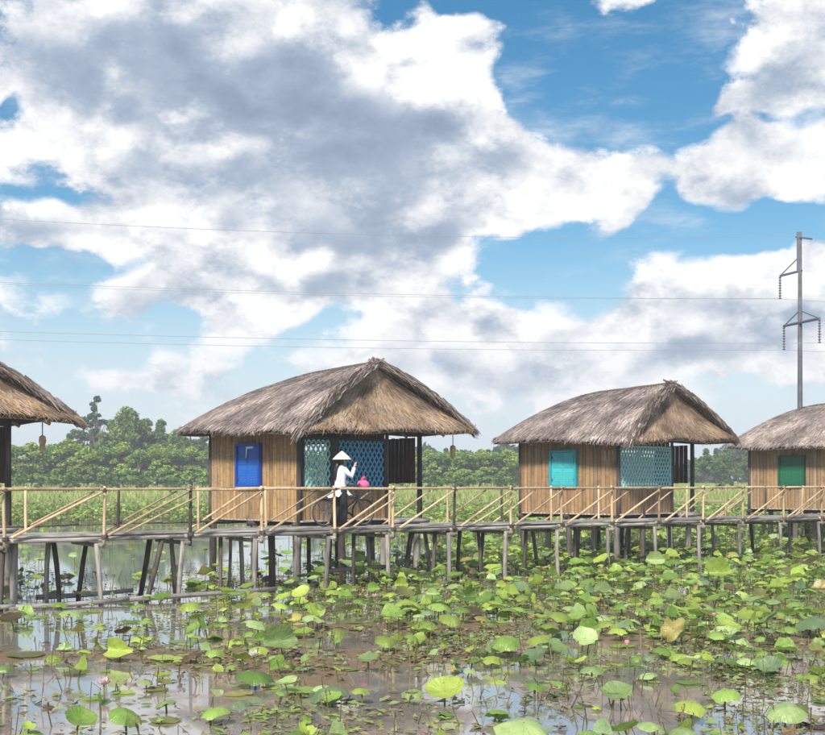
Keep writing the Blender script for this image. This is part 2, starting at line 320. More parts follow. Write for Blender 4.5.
# local x runs along the walk, y across (0 = near edge)
TT = [tpx(p) for p in (5,104,190,262,335,393,454,511,562,612,659,703,743,784,822)]
TT = [TT[0]-3.5, TT[0]-1.75]+TT+[TT[-1]+1.7, TT[-1]+3.4]
def log(parent, name, p0, p1, r0, r1, mat, bend=.03, n=8, seg=4, wob=.05):
    b_ = Vector((rnd.uniform(-1,1), rnd.uniform(-1,1), rnd.uniform(-1,1)))*bend
    ps = bez(p0, p1, b_, seg); o = Vector(p0); mb = MB().tube([p-o for p in ps], [r0+(r1-r0)*i/seg for i in range(seg+1)], n, True, wob)
    ob = inst(name, mb.mesh(name, mat, True), parent, loc=o); return ob
for i in range(len(TT)-1):
    a, b2 = TT[i], TT[i+1]
    yy = .03
    while yy < WW-.05:
        w = rnd.uniform(.13, .2); dz = rnd.uniform(-.012, .012); x0, x1 = a+.01+rnd.uniform(-.05,.02), b2-.01+rnd.uniform(-.02,.06)
        mb = MB().box((0,0,0), (x1-x0, w-.018, .035)); mb.V[1].z += rnd.uniform(-.01,.01); mb.V[5].z += rnd.uniform(-.01,.015)
        inst('plank', mb.mesh('plank', M_plank), walk, loc=(x0, yy, DZ-.035+dz), rot=(0,0,rnd.uniform(-.004,.004))); yy += w
    for side, y in ((0, .045), (1, WW-.045)):
        log(walk, 'edge_log', (a-.12, y, DZ-.09+rnd.uniform(-.02,.015)), (b2+.1, y, DZ-.09+rnd.uniform(-.02,.015)), .047, .042, M_beam, .02)
    for y in (-.025, WW+.025):
        z1, z2 = DZ+.895+rnd.uniform(-.012,.012), DZ+.895+rnd.uniform(-.012,.012)
        log(walk, 'handrail', (a-.1, y, z1), (b2+.1, y, z2), .03, .026, M_bamboo, .014, 7)
    # diagonals rise to the right
    j = rnd.uniform(-.05,.1)
    log(walk, 'diagonal_brace', (a+.08+j, -.07, DZ-.03), (b2-.06, -.07, DZ+.84), .03, .024, M_bamboo, .02, 7)
    if i % 5 == 3 or i in (6,8,13,15): log(walk, 'diagonal_brace', (a+.45+j, -.09, DZ+.02), (b2+.1, -.09, DZ+.72), .024, .02, M_bamboo, .02, 7)
    log(walk, 'diagonal_brace', (a+.6+j, WW+.07, DZ-.02), (b2+.35, WW+.07, DZ+.84), .026, .021, M_bamboo, .02, 7)
    if i < 5: log(walk, 'lower_rail', (a, WW+.05, DZ+.14), (b2, WW+.05, DZ+.15), .018, .018, M_dark, .02, 6)
dark_posts = (4, 8)
LASH = MB().tube([(0,0,-.035),(0,0,-.02),(0,0,.02),(0,0,.035)], [.046,.054,.054,.046], 9).mesh('lashing', M_dark)
for i, a in enumerate(TT):
    log(walk, 'rail_post', (a, -.0, DZ-.30), (a+rnd.uniform(-.03,.03), -.0, DZ+.96), .038, .032, M_dark if i in dark_posts else M_bamboo, .01, 7)
    inst('lashing', LASH, walk, loc=(a,-.012,DZ+.885)); inst('lashing', LASH, walk, loc=(a,-.012,DZ-.06), scale=(1.15,1.3,1.2))
    log(walk, 'rail_post', (a+.85, WW, DZ-.2), (a+.85+rnd.uniform(-.03,.03), WW, DZ+.95), .034, .028, M_bamboo if i % 3 else M_dark, .01, 7)
    log(walk, 'cross_beam', (a-.09, -.16, DZ-.225), (a-.09, WW+.16, DZ-.225), .045, .04, M_post, .015)
    log(walk, 'stilt', (a-.14+rnd.uniform(-.14,.14), .04, -.75), (a-.14, .04, DZ-.19), rnd.uniform(.042,.066), .05, M_post, .03, 9)
    k = rnd.uniform(-.3,.3)
    log(walk, 'stilt', (a+.1+k, WW-.06, -.75), (a+.1+rnd.uniform(-.1,.1), WW-.06, DZ-.19), .055, .05, M_dark if i % 3 == 0 else M_post, .04, 9)
for (px, lean, y, mt, r_) in ((22,.0,.5,M_post,.11),(2,.02,.1,M_dark,.10),(66,.0,1.0,M_post,.07),(72,-.06,.9,M_dark,.07),(151,.3,.1,M_dark,.075),(163,.2,1.1,M_dark,.08),(226,.0,.25,M_dark,.06),(252,.05,1.1,M_post,.05),
        (297,.02,1.2,M_dark,.11),(361,.0,.3,M_dark,.06),(419,.15,.5,M_dark,.085),(441,.05,.3,M_dark,.065),(463,0,.6,M_dark,.07),(479,.03,.8,M_dark,.065),(489,-.03,.4,M_dark,.06),(531,.1,.3,M_dark,.065),(585,0,.4,M_dark,.05),(640,.05,.5,M_dark,.05)):
    x = tpx(px); log(walk, 'stilt', (x-lean, y, -.75), (x+lean, y, DZ-.13), r_*.6, r_*.78, mt, .05, 9)
for (p0_, p1_, y, z) in ((8,130,-.04,.07),(128,275,-.06,.09),(-60,14,-.05,.05),(355,420,1.2,.35),(60,160,1.4,.1)):
    log(walk, 'tie_log', (tpx(p0_), y, z), (tpx(p1_), y, z+.04), .055, .045, M_beam, .04, 8, 6)

# ------------------------------------------------------------------ huts
W1, W2, FZ = 3.8, 4.19, 1.55
HROT = R(44)
EX0, EX1, EY0, EY1 = -.74, 5.35, -.95, 4.35
RX, RY0, RY1, RZ = 2.2, -.55, 2.75, 5.55
PHASE = [0.]
def eave_z(x, y):
    cx = (x-EX0)/(EX1-EX0); cy = (y-EY0)/(EY1-EY0)
    return 3.80+.14*cx+.12*cy+.04*math.sin(x*2.1+y*1.7+PHASE[0])-.10*max(0, 1-4*cx)*max(0, 1-4*cy)
def lerp(a, b_, s): return a+(b_-a)*s
def roof_faces():
    """the five thatched planes as functions (s along, t down the slope) -> point"""
    ridge = lambda s: Vector((RX, lerp(RY0, RY1, s), RZ-.16*s*s-.03*math.sin(math.pi*s)))
    def side(x_e, s, t):
        p = ridge(s); e_ = Vector((x_e, lerp(EY0, EY1, s), 0)); e_.z = eave_z(e_.x, e_.y)
        q = p.lerp(e_, t); q.z += .16*math.sin(math.pi*min(1, t*1.02))*.9-.05*t*t; return q
    def back(s, t):
        p = ridge(1.); e_ = Vector((lerp(EX1, EX0, s), EY1, 0)); e_.z = eave_z(e_.x, e_.y); q = p.lerp(e_, t); q.z += .16*math.sin(math.pi*min(1, t*1.02))*.9-.05*t*t+.17*math.sin(math.pi*s)*math.sin(math.pi*t)
        q.y += .22*math.sin(math.pi*s)*t*t
        return q
    def front(s, t):
        p = ridge(0.)+Vector((0,.10,-.12)); e_ = Vector((lerp(EX0+.05, EX1-.05, s), EY0, 0)); e_.z = eave_z(e_.x, e_.y)-.02; q = p.lerp(e_, t)
        q.y += .20*(1-t)*t*2 - (.12 if t > .72 else 0.)*(t-.72)/.28; return q
    return {'left': lambda s, t: side(EX0, s, t), 'right': lambda s, t: side(EX1, 1-s, t), 'back': back, 'front': front}
def strands(fn, n_course, n_per, length, rng, palette, lift=.05, spread=.25, tmin=.0, over=.12, wid=(.008,.022)):
    vs, cs = [], []
    for c_ in range(n_course):
        tt = tmin+(1-tmin)*(c_+.6)/n_course
        m_ = max(6, int(n_per*(.35+.65*tt)))
        for _ in range(m_):
            s_ = rng.uniform(.0, 1.); t1 = tt+rng.gauss(0, .55/n_course); t1 = min(1.0, max(.03, t1))
            L = length*rng.uniform(.6, 1.25)*(.55 if tt > .9 else 1)
            L = min(L, (fn(s_, t1)-fn(s_, 0.)).length/.75+.04)
            p1 = fn(s_, t1); ds = rng.gauss(0, spread*.1); p0 = fn(min(1, max(0, s_+ds)), max(0., t1-.15))
            d = (p1-p0); 
            if d.length < 1e-4: continue
            d.normalize(); side_ = fn(min(1, s_+.01), t1)-fn(max(0, s_-.01), t1)
            side_ = side_.normalized() if side_.length > 1e-5 else Vector((1,0,0))
            d = (d+side_*rng.gauss(0, spread*.5)).normalized()
            nn = side_.cross(d).normalized()
            if nn.z < 0 and abs(nn.z) > .02: nn = -nn
            a_ = p1-d*L*.75+nn*(.012+rng.random()*.02); mid = p1-d*L*.2+nn*(lift*.9+rng.random()*lift*.8)
            e_ = p1+d*L*.25+nn*(lift*rng.uniform(.5,1.7))-Vector((0,0,rng.random()*over*L if t1 > .9 else 0))
            w_ = side_*rng.uniform(*wid)
            vs += [a_-w_*.6, a_+w_*.6, mid+w_, mid-w_, e_+w_*.25, e_-w_*.25]
            c0 = palette[rng.randrange(len(palette))]; k = rng.uniform(.7, 1.25)*(1+.85*mnoise.noise(Vector((p1.x*1.6,p1.y*1.6,p1.z*2.4+n_per))))*(.8+.4*((tt*n_course)%1)); cs += [(c0[0]*k, c0[1]*k, c0[2]*k)]*6
    return vs, cs
GREY = [(0.322, 0.261, 0.234), (0.269, 0.216, 0.19), (0.362, 0.301, 0.279), (0.212, 0.162, 0.138), (0.304, 0.233, 0.186), (0.402, 0.339, 0.315)]
GOLD = [(0.356, 0.232, 0.126), (0.291, 0.187, 0.102), (0.391, 0.268, 0.15), (0.225, 0.142, 0.08), (0.309, 0.212, 0.128)]
def thatch(parent, seed, dens=1.):
    PHASE[0] = seed*1.9; rng = random.Random(seed); tone = (1.,.96,1.03,.92,1.0)[seed]; fs = roof_faces()
    V_, F_ = [], []
    for k, fn in fs.items():
        ns, nt = 16, 8; b0 = len(V_)
        for i in range(ns+1):
            for j in range(nt+1): V_.append(fn(i/ns, j/nt))
        for i in range(ns):
            for j in range(nt): F_.append((b0+i*(nt+1)+j, b0+i*(nt+1)+j+1, b0+(i+1)*(nt+1)+j+1, b0+(i+1)*(nt+1)+j))
    n0 = len(V_)                                   # underside, .16 m lower
    V2 = [v-Vector((0,0,.11)) for v in V_]
    F2 = [tuple(n0+i for i in f[::-1]) for f in F_]
    core = inst('thatch_layer', new_mesh('thatch_layer', V_+V2, F_+F2, M_thatch), parent)
    allv, allc = [], []
    for k, fn in fs.items():
        gold = k == 'front'
        pal = GOLD+GREY[:2] if gold else GREY
        v, c_ = strands(fn, 11 if gold else 13, int((620 if k != 'back' else 420)*dens), .48 if gold else .62, rng, pal, .025 if gold else .032, .26 if gold else .15)
        allv += v; allc += c_
        # ragged fringe on the eave
        v, c_ = strands(lambda s, t_, f=fn: f(s, .93+.07*t_), 1, int(1000*dens), .26, rng, pal+[(.16,.12,.09)], .015, .35, .5, .5); allv += v; allc += c_
    # thick verge rolls on both gable edges and the ridge cap
    for sgn, xe in ((0, EX0), (1, EX1)):
        f = fs['left'] if sgn == 0 else fs['right']; s_e = 0. if sgn == 0 else 1.
        for _ in range(int(1500*dens)):
            t_ = rng.random(); p = f(s_e, t_)+Vector((0, rng.uniform(-.13,.16), rng.uniform(-.09,.07)))
            q = f(s_e, min(1, t_+.1)); d = (q-f(s_e, max(0, t_-.05))).normalized(); d = (d+Vector((rng.gauss(0,.09), rng.gauss(-.08,.11), rng.gauss(-.06,.07)))).normalized()
            L = rng.uniform(.25,.6); sd_ = d.cross(Vector((rng.gauss(0,.5),-1,rng.gauss(0,.5)))).normalized()*rng.uniform(.01,.026)
            a_, m2, e_ = p-d*L*.5, p+d*L*.1+Vector((0,-.01,.02)), p+d*L*.55-Vector((0,0,.03))
            allv += [a_-sd_, a_+sd_, m2+sd_, m2-sd_, e_+sd_*.3, e_-sd_*.3]; c0 = rng.choice(GREY+[(.2,.15,.11),(.26,.2,.15)]); k = rng.uniform(.6,1.15); allc += [tuple(x*k for x in c0)]*6
    for _ in range(0):
        s_ = rng.uniform(-.03, 1.03); y = lerp(RY0, RY1, s_); sg = rng.choice((-1,1)); L = rng.uniform(.3,.5)
        z = RZ-.16*s_*s_-.03*math.sin(math.pi*max(0,min(1,s_)))+.06-.14*max(0,s_)**3+rng.uniform(-.03,.0)
        a_ = Vector((RX-sg*.06, y, z)); e_ = Vector((RX+sg*L*.85, y+rng.gauss(0,.12), z-L*.55+rng.uniform(0,.05))); m2 = a_.lerp(e_, .5)+Vector((0,0,.05)); w_ = Vector((0, rng.uniform(.01,.03), 0))
        allv += [a_-w_, a_+w_, m2+w_, m2-w_, e_+w_*.3, e_-w_*.3]; c0 = rng.choice(GREY); k = rng.uniform(.7,1.2); allc += [tuple(x*k for x in c0)]*6
    rp = [fs['left'](q/12, 0.)+Vector((0,-.08 if q == 0 else 0,.02)) for q in range(13)]
    MB().tube(rp, [.07,.075]+[.065]*9+[.055,.03], 9, True, .12).build('ridge_roll', M_thatch, parent, True)
    n = len(allv)//6; base = np.arange(n)[:, None]*6
    F4 = np.concatenate([base+np.array([0,1,2,3]), base+np.array([3,2,4,5])])
    o = inst('straw', np_mesh('straw', np.array([tuple(v) for v in allv]), F4, M_straw, np.array(allc)*tone), core); o['kind'] = 'stuff'
    return core
PAINT = {'blue': paint('blue_paint', (.012,.125,.48), var=.3), 'blue_dark': paint('blue_frame_paint', (.01,.06,.34)), 'turquoise': paint('turquoise_paint', (.06,.48,.50), var=.3), 'turquoise_dark': paint('turquoise_frame_paint', (.03,.33,.38)),
         'green': paint('green_paint', (.008,.14,.06), var=.3), 'green_dark': paint('green_frame_paint', (.005,.09,.04)), 'lattice_blue': paint('blue_lattice_paint', (.07,.38,.66)), 'lattice_teal': paint('teal_lattice_paint', (.36,.70,.71)),
         'white': paint('white_cloth', (.7,.72,.74))}
BOARDW = .145
def board_mesh(h, mat, tn=.022):
    mb = MB(); w = BOARDW-.012
    mb.add([(-w/2,0,0),(-w/2,-tn*.6,0),(-w*.25,-tn,0),(w*.25,-tn,0),(w/2,-tn*.6,0),(w/2,0,0),(-w/2,0,h),(-w/2,-tn*.6,h),(-w*.25,-tn,h),(w*.25,-tn,h),(w/2,-tn*.6,h),(w/2,0,h)],
           [(i,(i+1)%6,6+(i+1)%6,6+i) for i in range(6)]+[(5,4,3,2,1,0),(6,7,8,9,10,11)]); return mb.mesh('board', mat)
BM = {}
def boards(parent, p, dirv_, length, z0, z1, rz, mat, holes=()):
    """row of upright boards; holes = (s0, s1, za, zb)"""
    n = int(length/BOARDW); bw = length/n
    for i in range(n):
        s_ = (i+.5)*bw; spans = [(z0, z1)]
        for (a_, b_, za, zb) in holes:
            if a_ < s_ < b_: spans = [(z0, za), (zb, z1)]
        for (q0, q1) in spans:
            if q1-q0 < .08: continue
            h = round(q1-q0, 2); key = (h, mat.name)
            if key not in BM: BM[key] = board_mesh(h, mat)
            inst('board', BM[key], parent, loc=Vector(p)+Vector(dirv_)*s_+Vector((0,0,q0+rnd.uniform(-.012,.012))), rot=(0,0,rz+rnd.uniform(-.03,.03)), scale=(bw/BOARDW*.99,1,1))
def lattice(parent, x0, x1, z0, z1, y, step, r_, mat, sub=None):
    mb = MB(); H = z1-z0; ang = .62                      # steep diamonds
    for sg, yo in ((1, -.008), (-1, .008)):
        x = x0-H*ang
        while x < x1+H*ang:
            a_ = (x, z0); b_ = (x+sg*H*ang, z1)
            # clip to the opening
            pts = []
            for (px_, pz_), (qx_, qz_) in (((a_), (b_)),):
                t0, t1 = 0., 1.; dx = qx_-px_
                if abs(dx) > 1e-6:
                    ta, tb = (x0-px_)/dx, (x1-px_)/dx; t0, t1 = max(t0, min(ta, tb)), min(t1, max(ta, tb))
                if t1-t0 > .02: pts = [(px_+dx*t0, y+yo, pz_+(qz_-pz_)*t0), (px_+dx*t1, y+yo, pz_+(qz_-pz_)*t1)]
            if pts: mb.tube(pts, r_, 4)
            x += step
    return mb.build('lattice', mat, parent)
def hut(name, C, seed, colour, label, frame_mat, lat, wallm, back_open, cloth=False, full=True):
    h = empty(name, (C[0], C[1], 0), HROT+(0,.0,.0,.025,-.02)[seed], label, 'hut', 'thatched huts beside the boardwalk')
    # stilts and floor
    for x in (0.05, 1.45, 2.95, W2):
        for y in (0.05, 1.9, W1-.05):
            log(h, 'stilt', (x+rnd.uniform(-.1,.1), y, -.75), (x, y, FZ-.2), .10, .095, M_post if (x+y) % 1 < .5 else M_dark, .03, 9)
    for y in (.0, 1.9, W1-.02): log(h, 'floor_beam', (-.15, y, FZ-.145), (W2+.2, y, FZ-.145), .07, .065, M_dark, .01)
    for i in range(20):
        x = -.02+i*.2145; inst('floor_board', MB().box((0,0,0), (.20, W1+.3, .04)).mesh('floor_board', M_plank), h, loc=(x, -.2+rnd.uniform(-.04,.04), FZ-.07+rnd.uniform(-.006,.006)))
    # posts and plates
    for (x, y, r_, mt) in ((.0,-.05,.07,M_dark),(2.98,-.05,.055,M_dark),(W2,-.05,.075,M_dark),(.0,W1,.07,M_dark),(2.98,W1,.06,M_dark),(W2,W1,.07,M_dark)):
        log(h, 'corner_post', (x, y, FZ-.3), (x, y, 4.05 if x < 3.5 else 3.98), r_, r_*.9, mt, .01, 9)
    for y in (-.06, W1): log(h, 'wall_plate', (-.45, y, 3.82), (W2+.55, y, 3.86), .06, .055, M_dark, .02)
    for x in (0., 2.98, W2): log(h, 'wall_plate', (x, -.5, 3.9), (x, W1+.3, 3.9), .055, .05, M_dark, .02)
    log(h, 'ridge_pole', (RX, -.3, RZ-.28), (RX, RY1+.1, RZ-.36), .06, .05, M_dark, .02)
    for y in (.0, 1.5, 2.9):
        log(h, 'rafter', (EX0+.15, y, 3.68), (RX, y, RZ-.3), .04, .035, M_bamboo, .02); log(h, 'rafter', (EX1-.15, y, 3.78), (RX, y, RZ-.3), .04, .035, M_bamboo, .02)
    # window wall (x = 0, faces -x): boards run along y
    wy0, wy1, wz0, wz1 = 1.52, 2.50, 2.38, 3.46
    boards(h, (-.0, W1, 0), (0,-1,0), W1, FZ-.06, 4.02, R(-90), wallm, [(W1-wy1-.02, W1-wy0+.02, wz0-.02, wz1+.02)])
    boards(h, (.02, W1, 0), (1,0,0), 2.96, FZ-.06, 3.8, R(180), wallm, [] if not back_open else [(1.6, 2.9, 2.35, 3.5)])
    # room wall towards the porch (x = 2.98) with a doorway
    d0, d1 = back_open if back_open else (2.3, 3.3)
    boards(h, (2.98, .05, 0), (0,1,0), W1-.1, FZ-.06, 3.85, R(90), wallm, [(d0, d1, FZ-.06, 3.55)])
    # window: frame, two leaves with two panels each
    wn = empty('window', (0,0,0)); wn.parent = h; wn.location = (-.03, (wy0+wy1)/2, (wz0+wz1)/2); wn.rotation_euler = (0,0,R(-90))
    hw, hh = (wy1-wy0)/2, (wz1-wz0)/2; fm, pm = PAINT[colour+'_dark'], PAINT[colour]
    # local: x along wall, -y outwards
    f = MB().box((-hw-.04,-.085,-hh-.04), (-hw+.035,.04,hh+.04)).box((hw-.035,-.085,-hh-.04), (hw+.04,.04,hh+.04)).box((-hw+.036,-.08,hh-.035), (hw-.036,.04,hh+.04)).box((-hw+.036,-.095,-hh-.04), (hw-.036,.04,-hh+.035)); 
    MBf = f.build('window_frame', fm, wn)
    for sg in (-1, 1):
        x0, x1 = (-hw+.037, -.006) if sg < 0 else (.006, hw-.037)
        lf = MB(); 
        lf.box((x0,-.03,-hh+.037), (x1,-.012,hh-.037))
        for (za, zb) in ((-hh+.08, -.03), (.03, hh-.08)):
            lf.box((x0+.05,-.042,za), (x1-.05,-.0305,zb))
            for k in range(5): lf.box((x0+.07,-.05,za+.05+k*(zb-za-.08)/5), (x1-.07,-.0425,za+.07+k*(zb-za-.08)/5))
        inst('shutter_leaf', lf.mesh('shutter_leaf', pm), wn)
        for zh in (-hh*.65, hh*.65): inst('hinge', MB().box((-.02,-.052,-.035), (.02,-.031,.035)).mesh('hinge', M_dark), wn, loc=(sg*(hw-.06), 0, zh))
    if cloth: inst('white_cloth', MB().add([(-.06,-.06,hh-.05),(.26,-.06,hh-.05),(.26,-.062,hh-.10),(.0,-.063,hh-.11),(-.035,-.065,hh-.34),(-.06,-.065,hh-.35)], [(0,1,2,3),(0,3,4,5)]).mesh('white_cloth', PAINT['white']), wn)
    # front: half wall of boards, lattice above it
    zl0, zl1 = 2.33, 3.56
    boards(h, (.08, -.02, 0), (1,0,0), 2.86, FZ-.06, zl0-.05, 0., M_wallb)
    fr = inst('sill_rail', MB().box((.07,-.06,zl0-.05), (2.93,.03,zl0)).mesh('sill_rail', frame_mat), h)
    inst('head_rail', MB().box((.07,-.05,zl1), (2.93,.03,zl1+.06)).mesh('head_rail', frame_mat), h)
    bays = [(.08,.16),(1.02,1.30),(2.88,2.95)] if lat == 'lattice_blue' else [(.08,.12),(2.88,2.95)]
    for (a_, b_) in bays: inst('mullion', MB().box((a_,-.055,zl0), (b_,.02,zl1)).mesh('mullion', frame_mat), h)
    for k in range(len(bays)-1): lattice(h, bays[k][1], bays[k+1][0], zl0, zl1, -.015, .155, .024, PAINT[lat if k or lat != 'lattice_blue' else 'lattice_teal'])
    # porch: dark screen at its back, low rail
    log(h, 'porch_rail', (3.0, W1-.05, 2.36), (W2, W1-.05, 2.36), .03, .03, M_bamboo, .01)
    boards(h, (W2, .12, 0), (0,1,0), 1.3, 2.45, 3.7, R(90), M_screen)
    for y in (-.3,): log(h, 'porch_step', (3.0, y, FZ-.12), (W2+.1, y, FZ-.12), .06, .06, M_beam, .01)
    thatch(h, seed); return h
CH = [(-11.9,23.4),(-2.86,30.),(6.24,36.6),(15.5,43.2)]
M_fr_dark = wood('dark_frame_wood', (.03,.03,.035), (.07,.065,.06)); 
hut('thatched_hut', CH[0], 1, 'green', 'thatched hut cut off by the left edge, dark porch post under its gable', M_fr_dark, 'lattice_teal', M_wall, (1.2,2.4))
hut('thatched_hut', CH[1], 2, 'blue', 'thatched bamboo hut with a bright blue window, behind the person', M_fr_dark, 'lattice_blue', M_wall, (2.35,3.5), True)
hut('thatched_hut', CH[2], 3, 'turquoise', 'thatched bamboo hut with a turquoise window and pale teal lattice', PAINT['lattice_teal'], 'lattice_teal', M_wallb, (.4,2.6))
hut('thatched_hut', CH[3], 4, 'green', 'thatched hut with a dark green window at the right edge', M_fr_dark, 'lattice_teal', M_wall, (1.2,2.4))
# small hanging gourd lanterns under two eaves
for (hx, hy), lx, ly, lab in ((CH[0], W2+.55, -.55, 'small straw lantern hanging from the eave of the leftmost hut'), (CH[1], W2+.75, -.6, 'small straw lantern hanging from the right eave of the blue-window hut')):
    q = Matrix.Rotation(HROT, 4, 'Z') @ Vector((lx, ly, 0)); l = empty('hanging_lantern', (hx+q.x, hy+q.y, 3.3), 0, lab, 'lantern', 'straw lanterns under the eaves')
    MB().tube([(0,0,.2),(0,0,.75)], .012, 5).build('cord', M_dark, l); MB().lathe([(.02,.2),(.07,.17),(.085,.08),(.06,-.02),(.075,-.1),(.03,-.17),(.0,-.19)], 10).build('shade', M_bamboo, l, True)
ORD = ['first','second','third','fourth','fifth','sixth','seventh','eighth','ninth','tenth','eleventh','twelfth','thirteenth','fourteenth','fifteenth','sixteenth','seventeenth','eighteenth','nineteenth','twentieth']
# ------------------------------------------------------------------ trees beyond the pond
M_bark = wood('bark', (.09,.07,.055), (.17,.14,.115), stretch=(6,6,1.5))
def leaf_quads(centers, size, rng, cols):
    n = len(centers); c = np.array(centers)
    a = rng.normal(size=(n,3)); a /= np.linalg.norm(a, axis=1)[:,None]
    b_ = rng.normal(size=(n,3)); b_ -= a*(a*b_).sum(1)[:,None]; b_ /= np.linalg.norm(b_, axis=1)[:,None]
    s_ = size*rng.uniform(.6,1.5,(n,1))
    v = np.stack([c-a*s_, c+b_*s_*.55, c+a*s_, c-b_*s_*.55], 1).reshape(-1,3)
    return v, np.arange(n*4).reshape(-1,4), np.repeat(cols, 4, 0)
def tree_meshes(seed, h, wid, ncl, per, base, leaf=.3, sparse=False, low=.18):
    ncl, per, leaf = int(ncl*1.7), int(per*1.25), leaf*.74
    r_ = random.Random(seed); rng = np.random.default_rng(seed); mb = MB()
    top = h*.8; trunk = bez((0,0,-.3), (r_.uniform(-.4,.4), r_.uniform(-.3,.3), top), (r_.uniform(-.3,.3), 0, 0), 5)
    mb.tube(trunk, [h*.022*(1-.16*i) for i in range(6)], 7)
    cen, cols = [], []
    for k in range(ncl):
        f = r_.uniform(low, 1.); env = math.sin(math.pi*min(1, (f*.92+.12)))**.7
        if sparse: env *= .8 if f > .6 else .35
        ang = r_.uniform(0, 2*math.pi); rr = wid*env*r_.uniform(.2, 1.)
        c = Vector((math.cos(ang)*rr, math.sin(ang)*rr, h*(.12+.86*f)))
        st = trunk[min(5, max(1, int(f*4.5)))]; mb.tube(bez(st, c, (0,0,-.1*h*.1), 3), [h*.008, h*.006, h*.004, h*.002], 4, False)
        cr = wid*r_.uniform(.12, .32)*(.6 if sparse else 1)
        p = rng.normal(size=(per,3)); p /= np.linalg.norm(p, axis=1)[:,None]; p *= (rng.uniform(0,1,(per,1))**.6)*cr*np.array([1.15,1.15,.8])
        cen.append(p+np.array(c)); tint = r_.uniform(.7, 1.3); yel = r_.uniform(-.03,.05)
        cc = np.array(base)*tint+np.array([yel,yel*.6,0]); cols.append(np.clip(cc*rng.uniform(.75,1.3,(per,1)), .005, 1))
    v, f, c = leaf_quads(np.concatenate(cen), leaf, rng, np.concatenate(cols))
    return mb.mesh('trunk', M_bark, True), np_mesh('crown', v, f, M_foliage, c)
TP = {'broad': tree_meshes(11, 10, 3.6, 34, 130, (.16,.24,.06), .30), 'broad2': tree_meshes(12, 10, 3.2, 30, 130, (.125,.21,.065), .30), 'bright': tree_meshes(13, 7, 2.9, 28, 120, (.26,.35,.07), .26, low=.0),
      'bright2': tree_meshes(14, 6.5, 2.7, 28, 120, (.22,.33,.075), .26, low=.0), 'dark': tree_meshes(15, 11, 2.8, 30, 130, (.10,.17,.085), .28), 'sparse': tree_meshes(16, 12, 2.2, 26, 70, (.09,.14,.08), .26, True, .35), 'shrub': tree_meshes(17, 2.2, 1.3, 14, 70, (.10,.16,.04), .14, low=-.05)}
TH = {'broad':10,'broad2':10,'bright':7,'bright2':6.5,'dark':11,'sparse':12,'shrub':2.2}
TD = {'broad':'rounded green tree','broad2':'dark green broad tree','bright':'low bright green tree','bright2':'low light green bushy tree','dark':'dark blue-green slender tree','sparse':'tall thin sparse feathery tree','shrub':'small round shrub'}
TREES = [ # zone, kind, px, top py, depth
 ('between the first two huts', [('sparse',97,397,182),('dark',84,418,186),('broad2',112,420,180),('broad',127,410,178),('broad2',146,422,181),('broad2',161,420,185),('broad',177,431,180),('dark',190,428,186),('broad2',204,436,184),('broad',218,440,182),('dark',70,436,188),
    ('bright',32,444,164),('bright2',50,446,163),('bright',68,440,165),('bright',88,446,162),('bright2',105,448,163),('bright',122,442,165),('bright2',140,450,162),('bright',157,446,164),('bright2',174,449,163),('bright',192,447,165),('bright2',207,452,162)]),
 ('between the blue and turquoise windows', [('bright',428,449,164),('bright2',441,452,163),('bright',455,450,165),('bright2',468,453,162),('bright',481,449,165),('bright2',494,452,163),('bright',507,449,164),('broad2',520,447,176),('dark',446,450,186),('dark',488,450,187),('broad2',503,447,184)]),
 ('behind the turquoise-window hut porch', [('broad2',640,452,172),('dark',662,450,178),('broad2',706,449,176),('dark',716,450,182),('broad2',727,448,178),('dark',738,450,184),('broad2',748,450,176)]),
 ('seen through the blue-window hut porch', [('bright2',314,452,163),('bright',330,450,165),('bright2',395,452,163),('bright',410,450,164)]),
 ('just beside the leftmost hut', [('bright',-6,446,164),('bright2',14,447,163)])]
rt = random.Random(5)
for zone, lst in TREES:
    lst = sorted(lst, key=lambda q: q[1]); cnt = {}; tot = {}
    for k, *_ in lst: tot[k] = tot.get(k, 0)+1
    for (k, px, ty, d) in lst:
        x = (px-HX)/FPX*d; gz = ground_z(x, d); h = CAMZ+(HY-ty)/FPX*d-gz
        i = cnt.get(k, 0); cnt[k] = i+1
        pre = '' if tot[k] == 1 else ORD[i]+' '
        o = empty('tree', (x, d, gz-.05), rt.uniform(0, 6.28), pre+TD[k]+(' from the left ' if tot[k] > 1 else ' ')+zone, 'tree', 'trees beyond the pond')
        s_ = h/(TH[k]*.99)*rt.uniform(.97,1.03); wsc = s_*rt.uniform(.9,1.15)*(1.25 if 'bright' in k else 1)
        for nm, me in zip(('trunk','crown'), TP[k]): inst(nm, me, o, scale=(wsc, wsc, s_))
sh_px = [40,70,110,142,171,434,458,500,516,585,725]
for i, px in enumerate(sh_px):
    d = 140+rt.uniform(-6,10); x = (px-HX)/FPX*d; o = empty('shrub', (x, d, ground_z(x, d)-.05), rt.uniform(0,6), ORD[i]+' small round shrub from the left on the far field', 'shrub', 'shrubs on the far field')
    s_ = rt.uniform(.55,.95)
    for nm, me in zip(('trunk','crown'), TP['shrub']): inst(nm, me, o, scale=(s_, s_, s_))
# the wood behind them reads as one mass
rng = np.random.default_rng(3); n = 60000
x = rng.uniform(-150, 170, n); hh = 5.2+1.5*np.sin(x*.11)+1.2*np.sin(x*.31+1)+.8*np.sin(x*.83)
z = 2.5+hh*rng.uniform(0,1,n)**.8; y = 232+rng.uniform(-7,7,n)
v, f, c = leaf_quads(np.stack([x,y,z],1), .5, rng, np.array([.055,.10,.055])*rng.uniform(.6,1.4,(n,1)))
tag(inst('far_wood', np_mesh('far_wood', v, f, M_foliage, c)), 'low dark green wood along the far horizon', 'wood', kind='stuff')
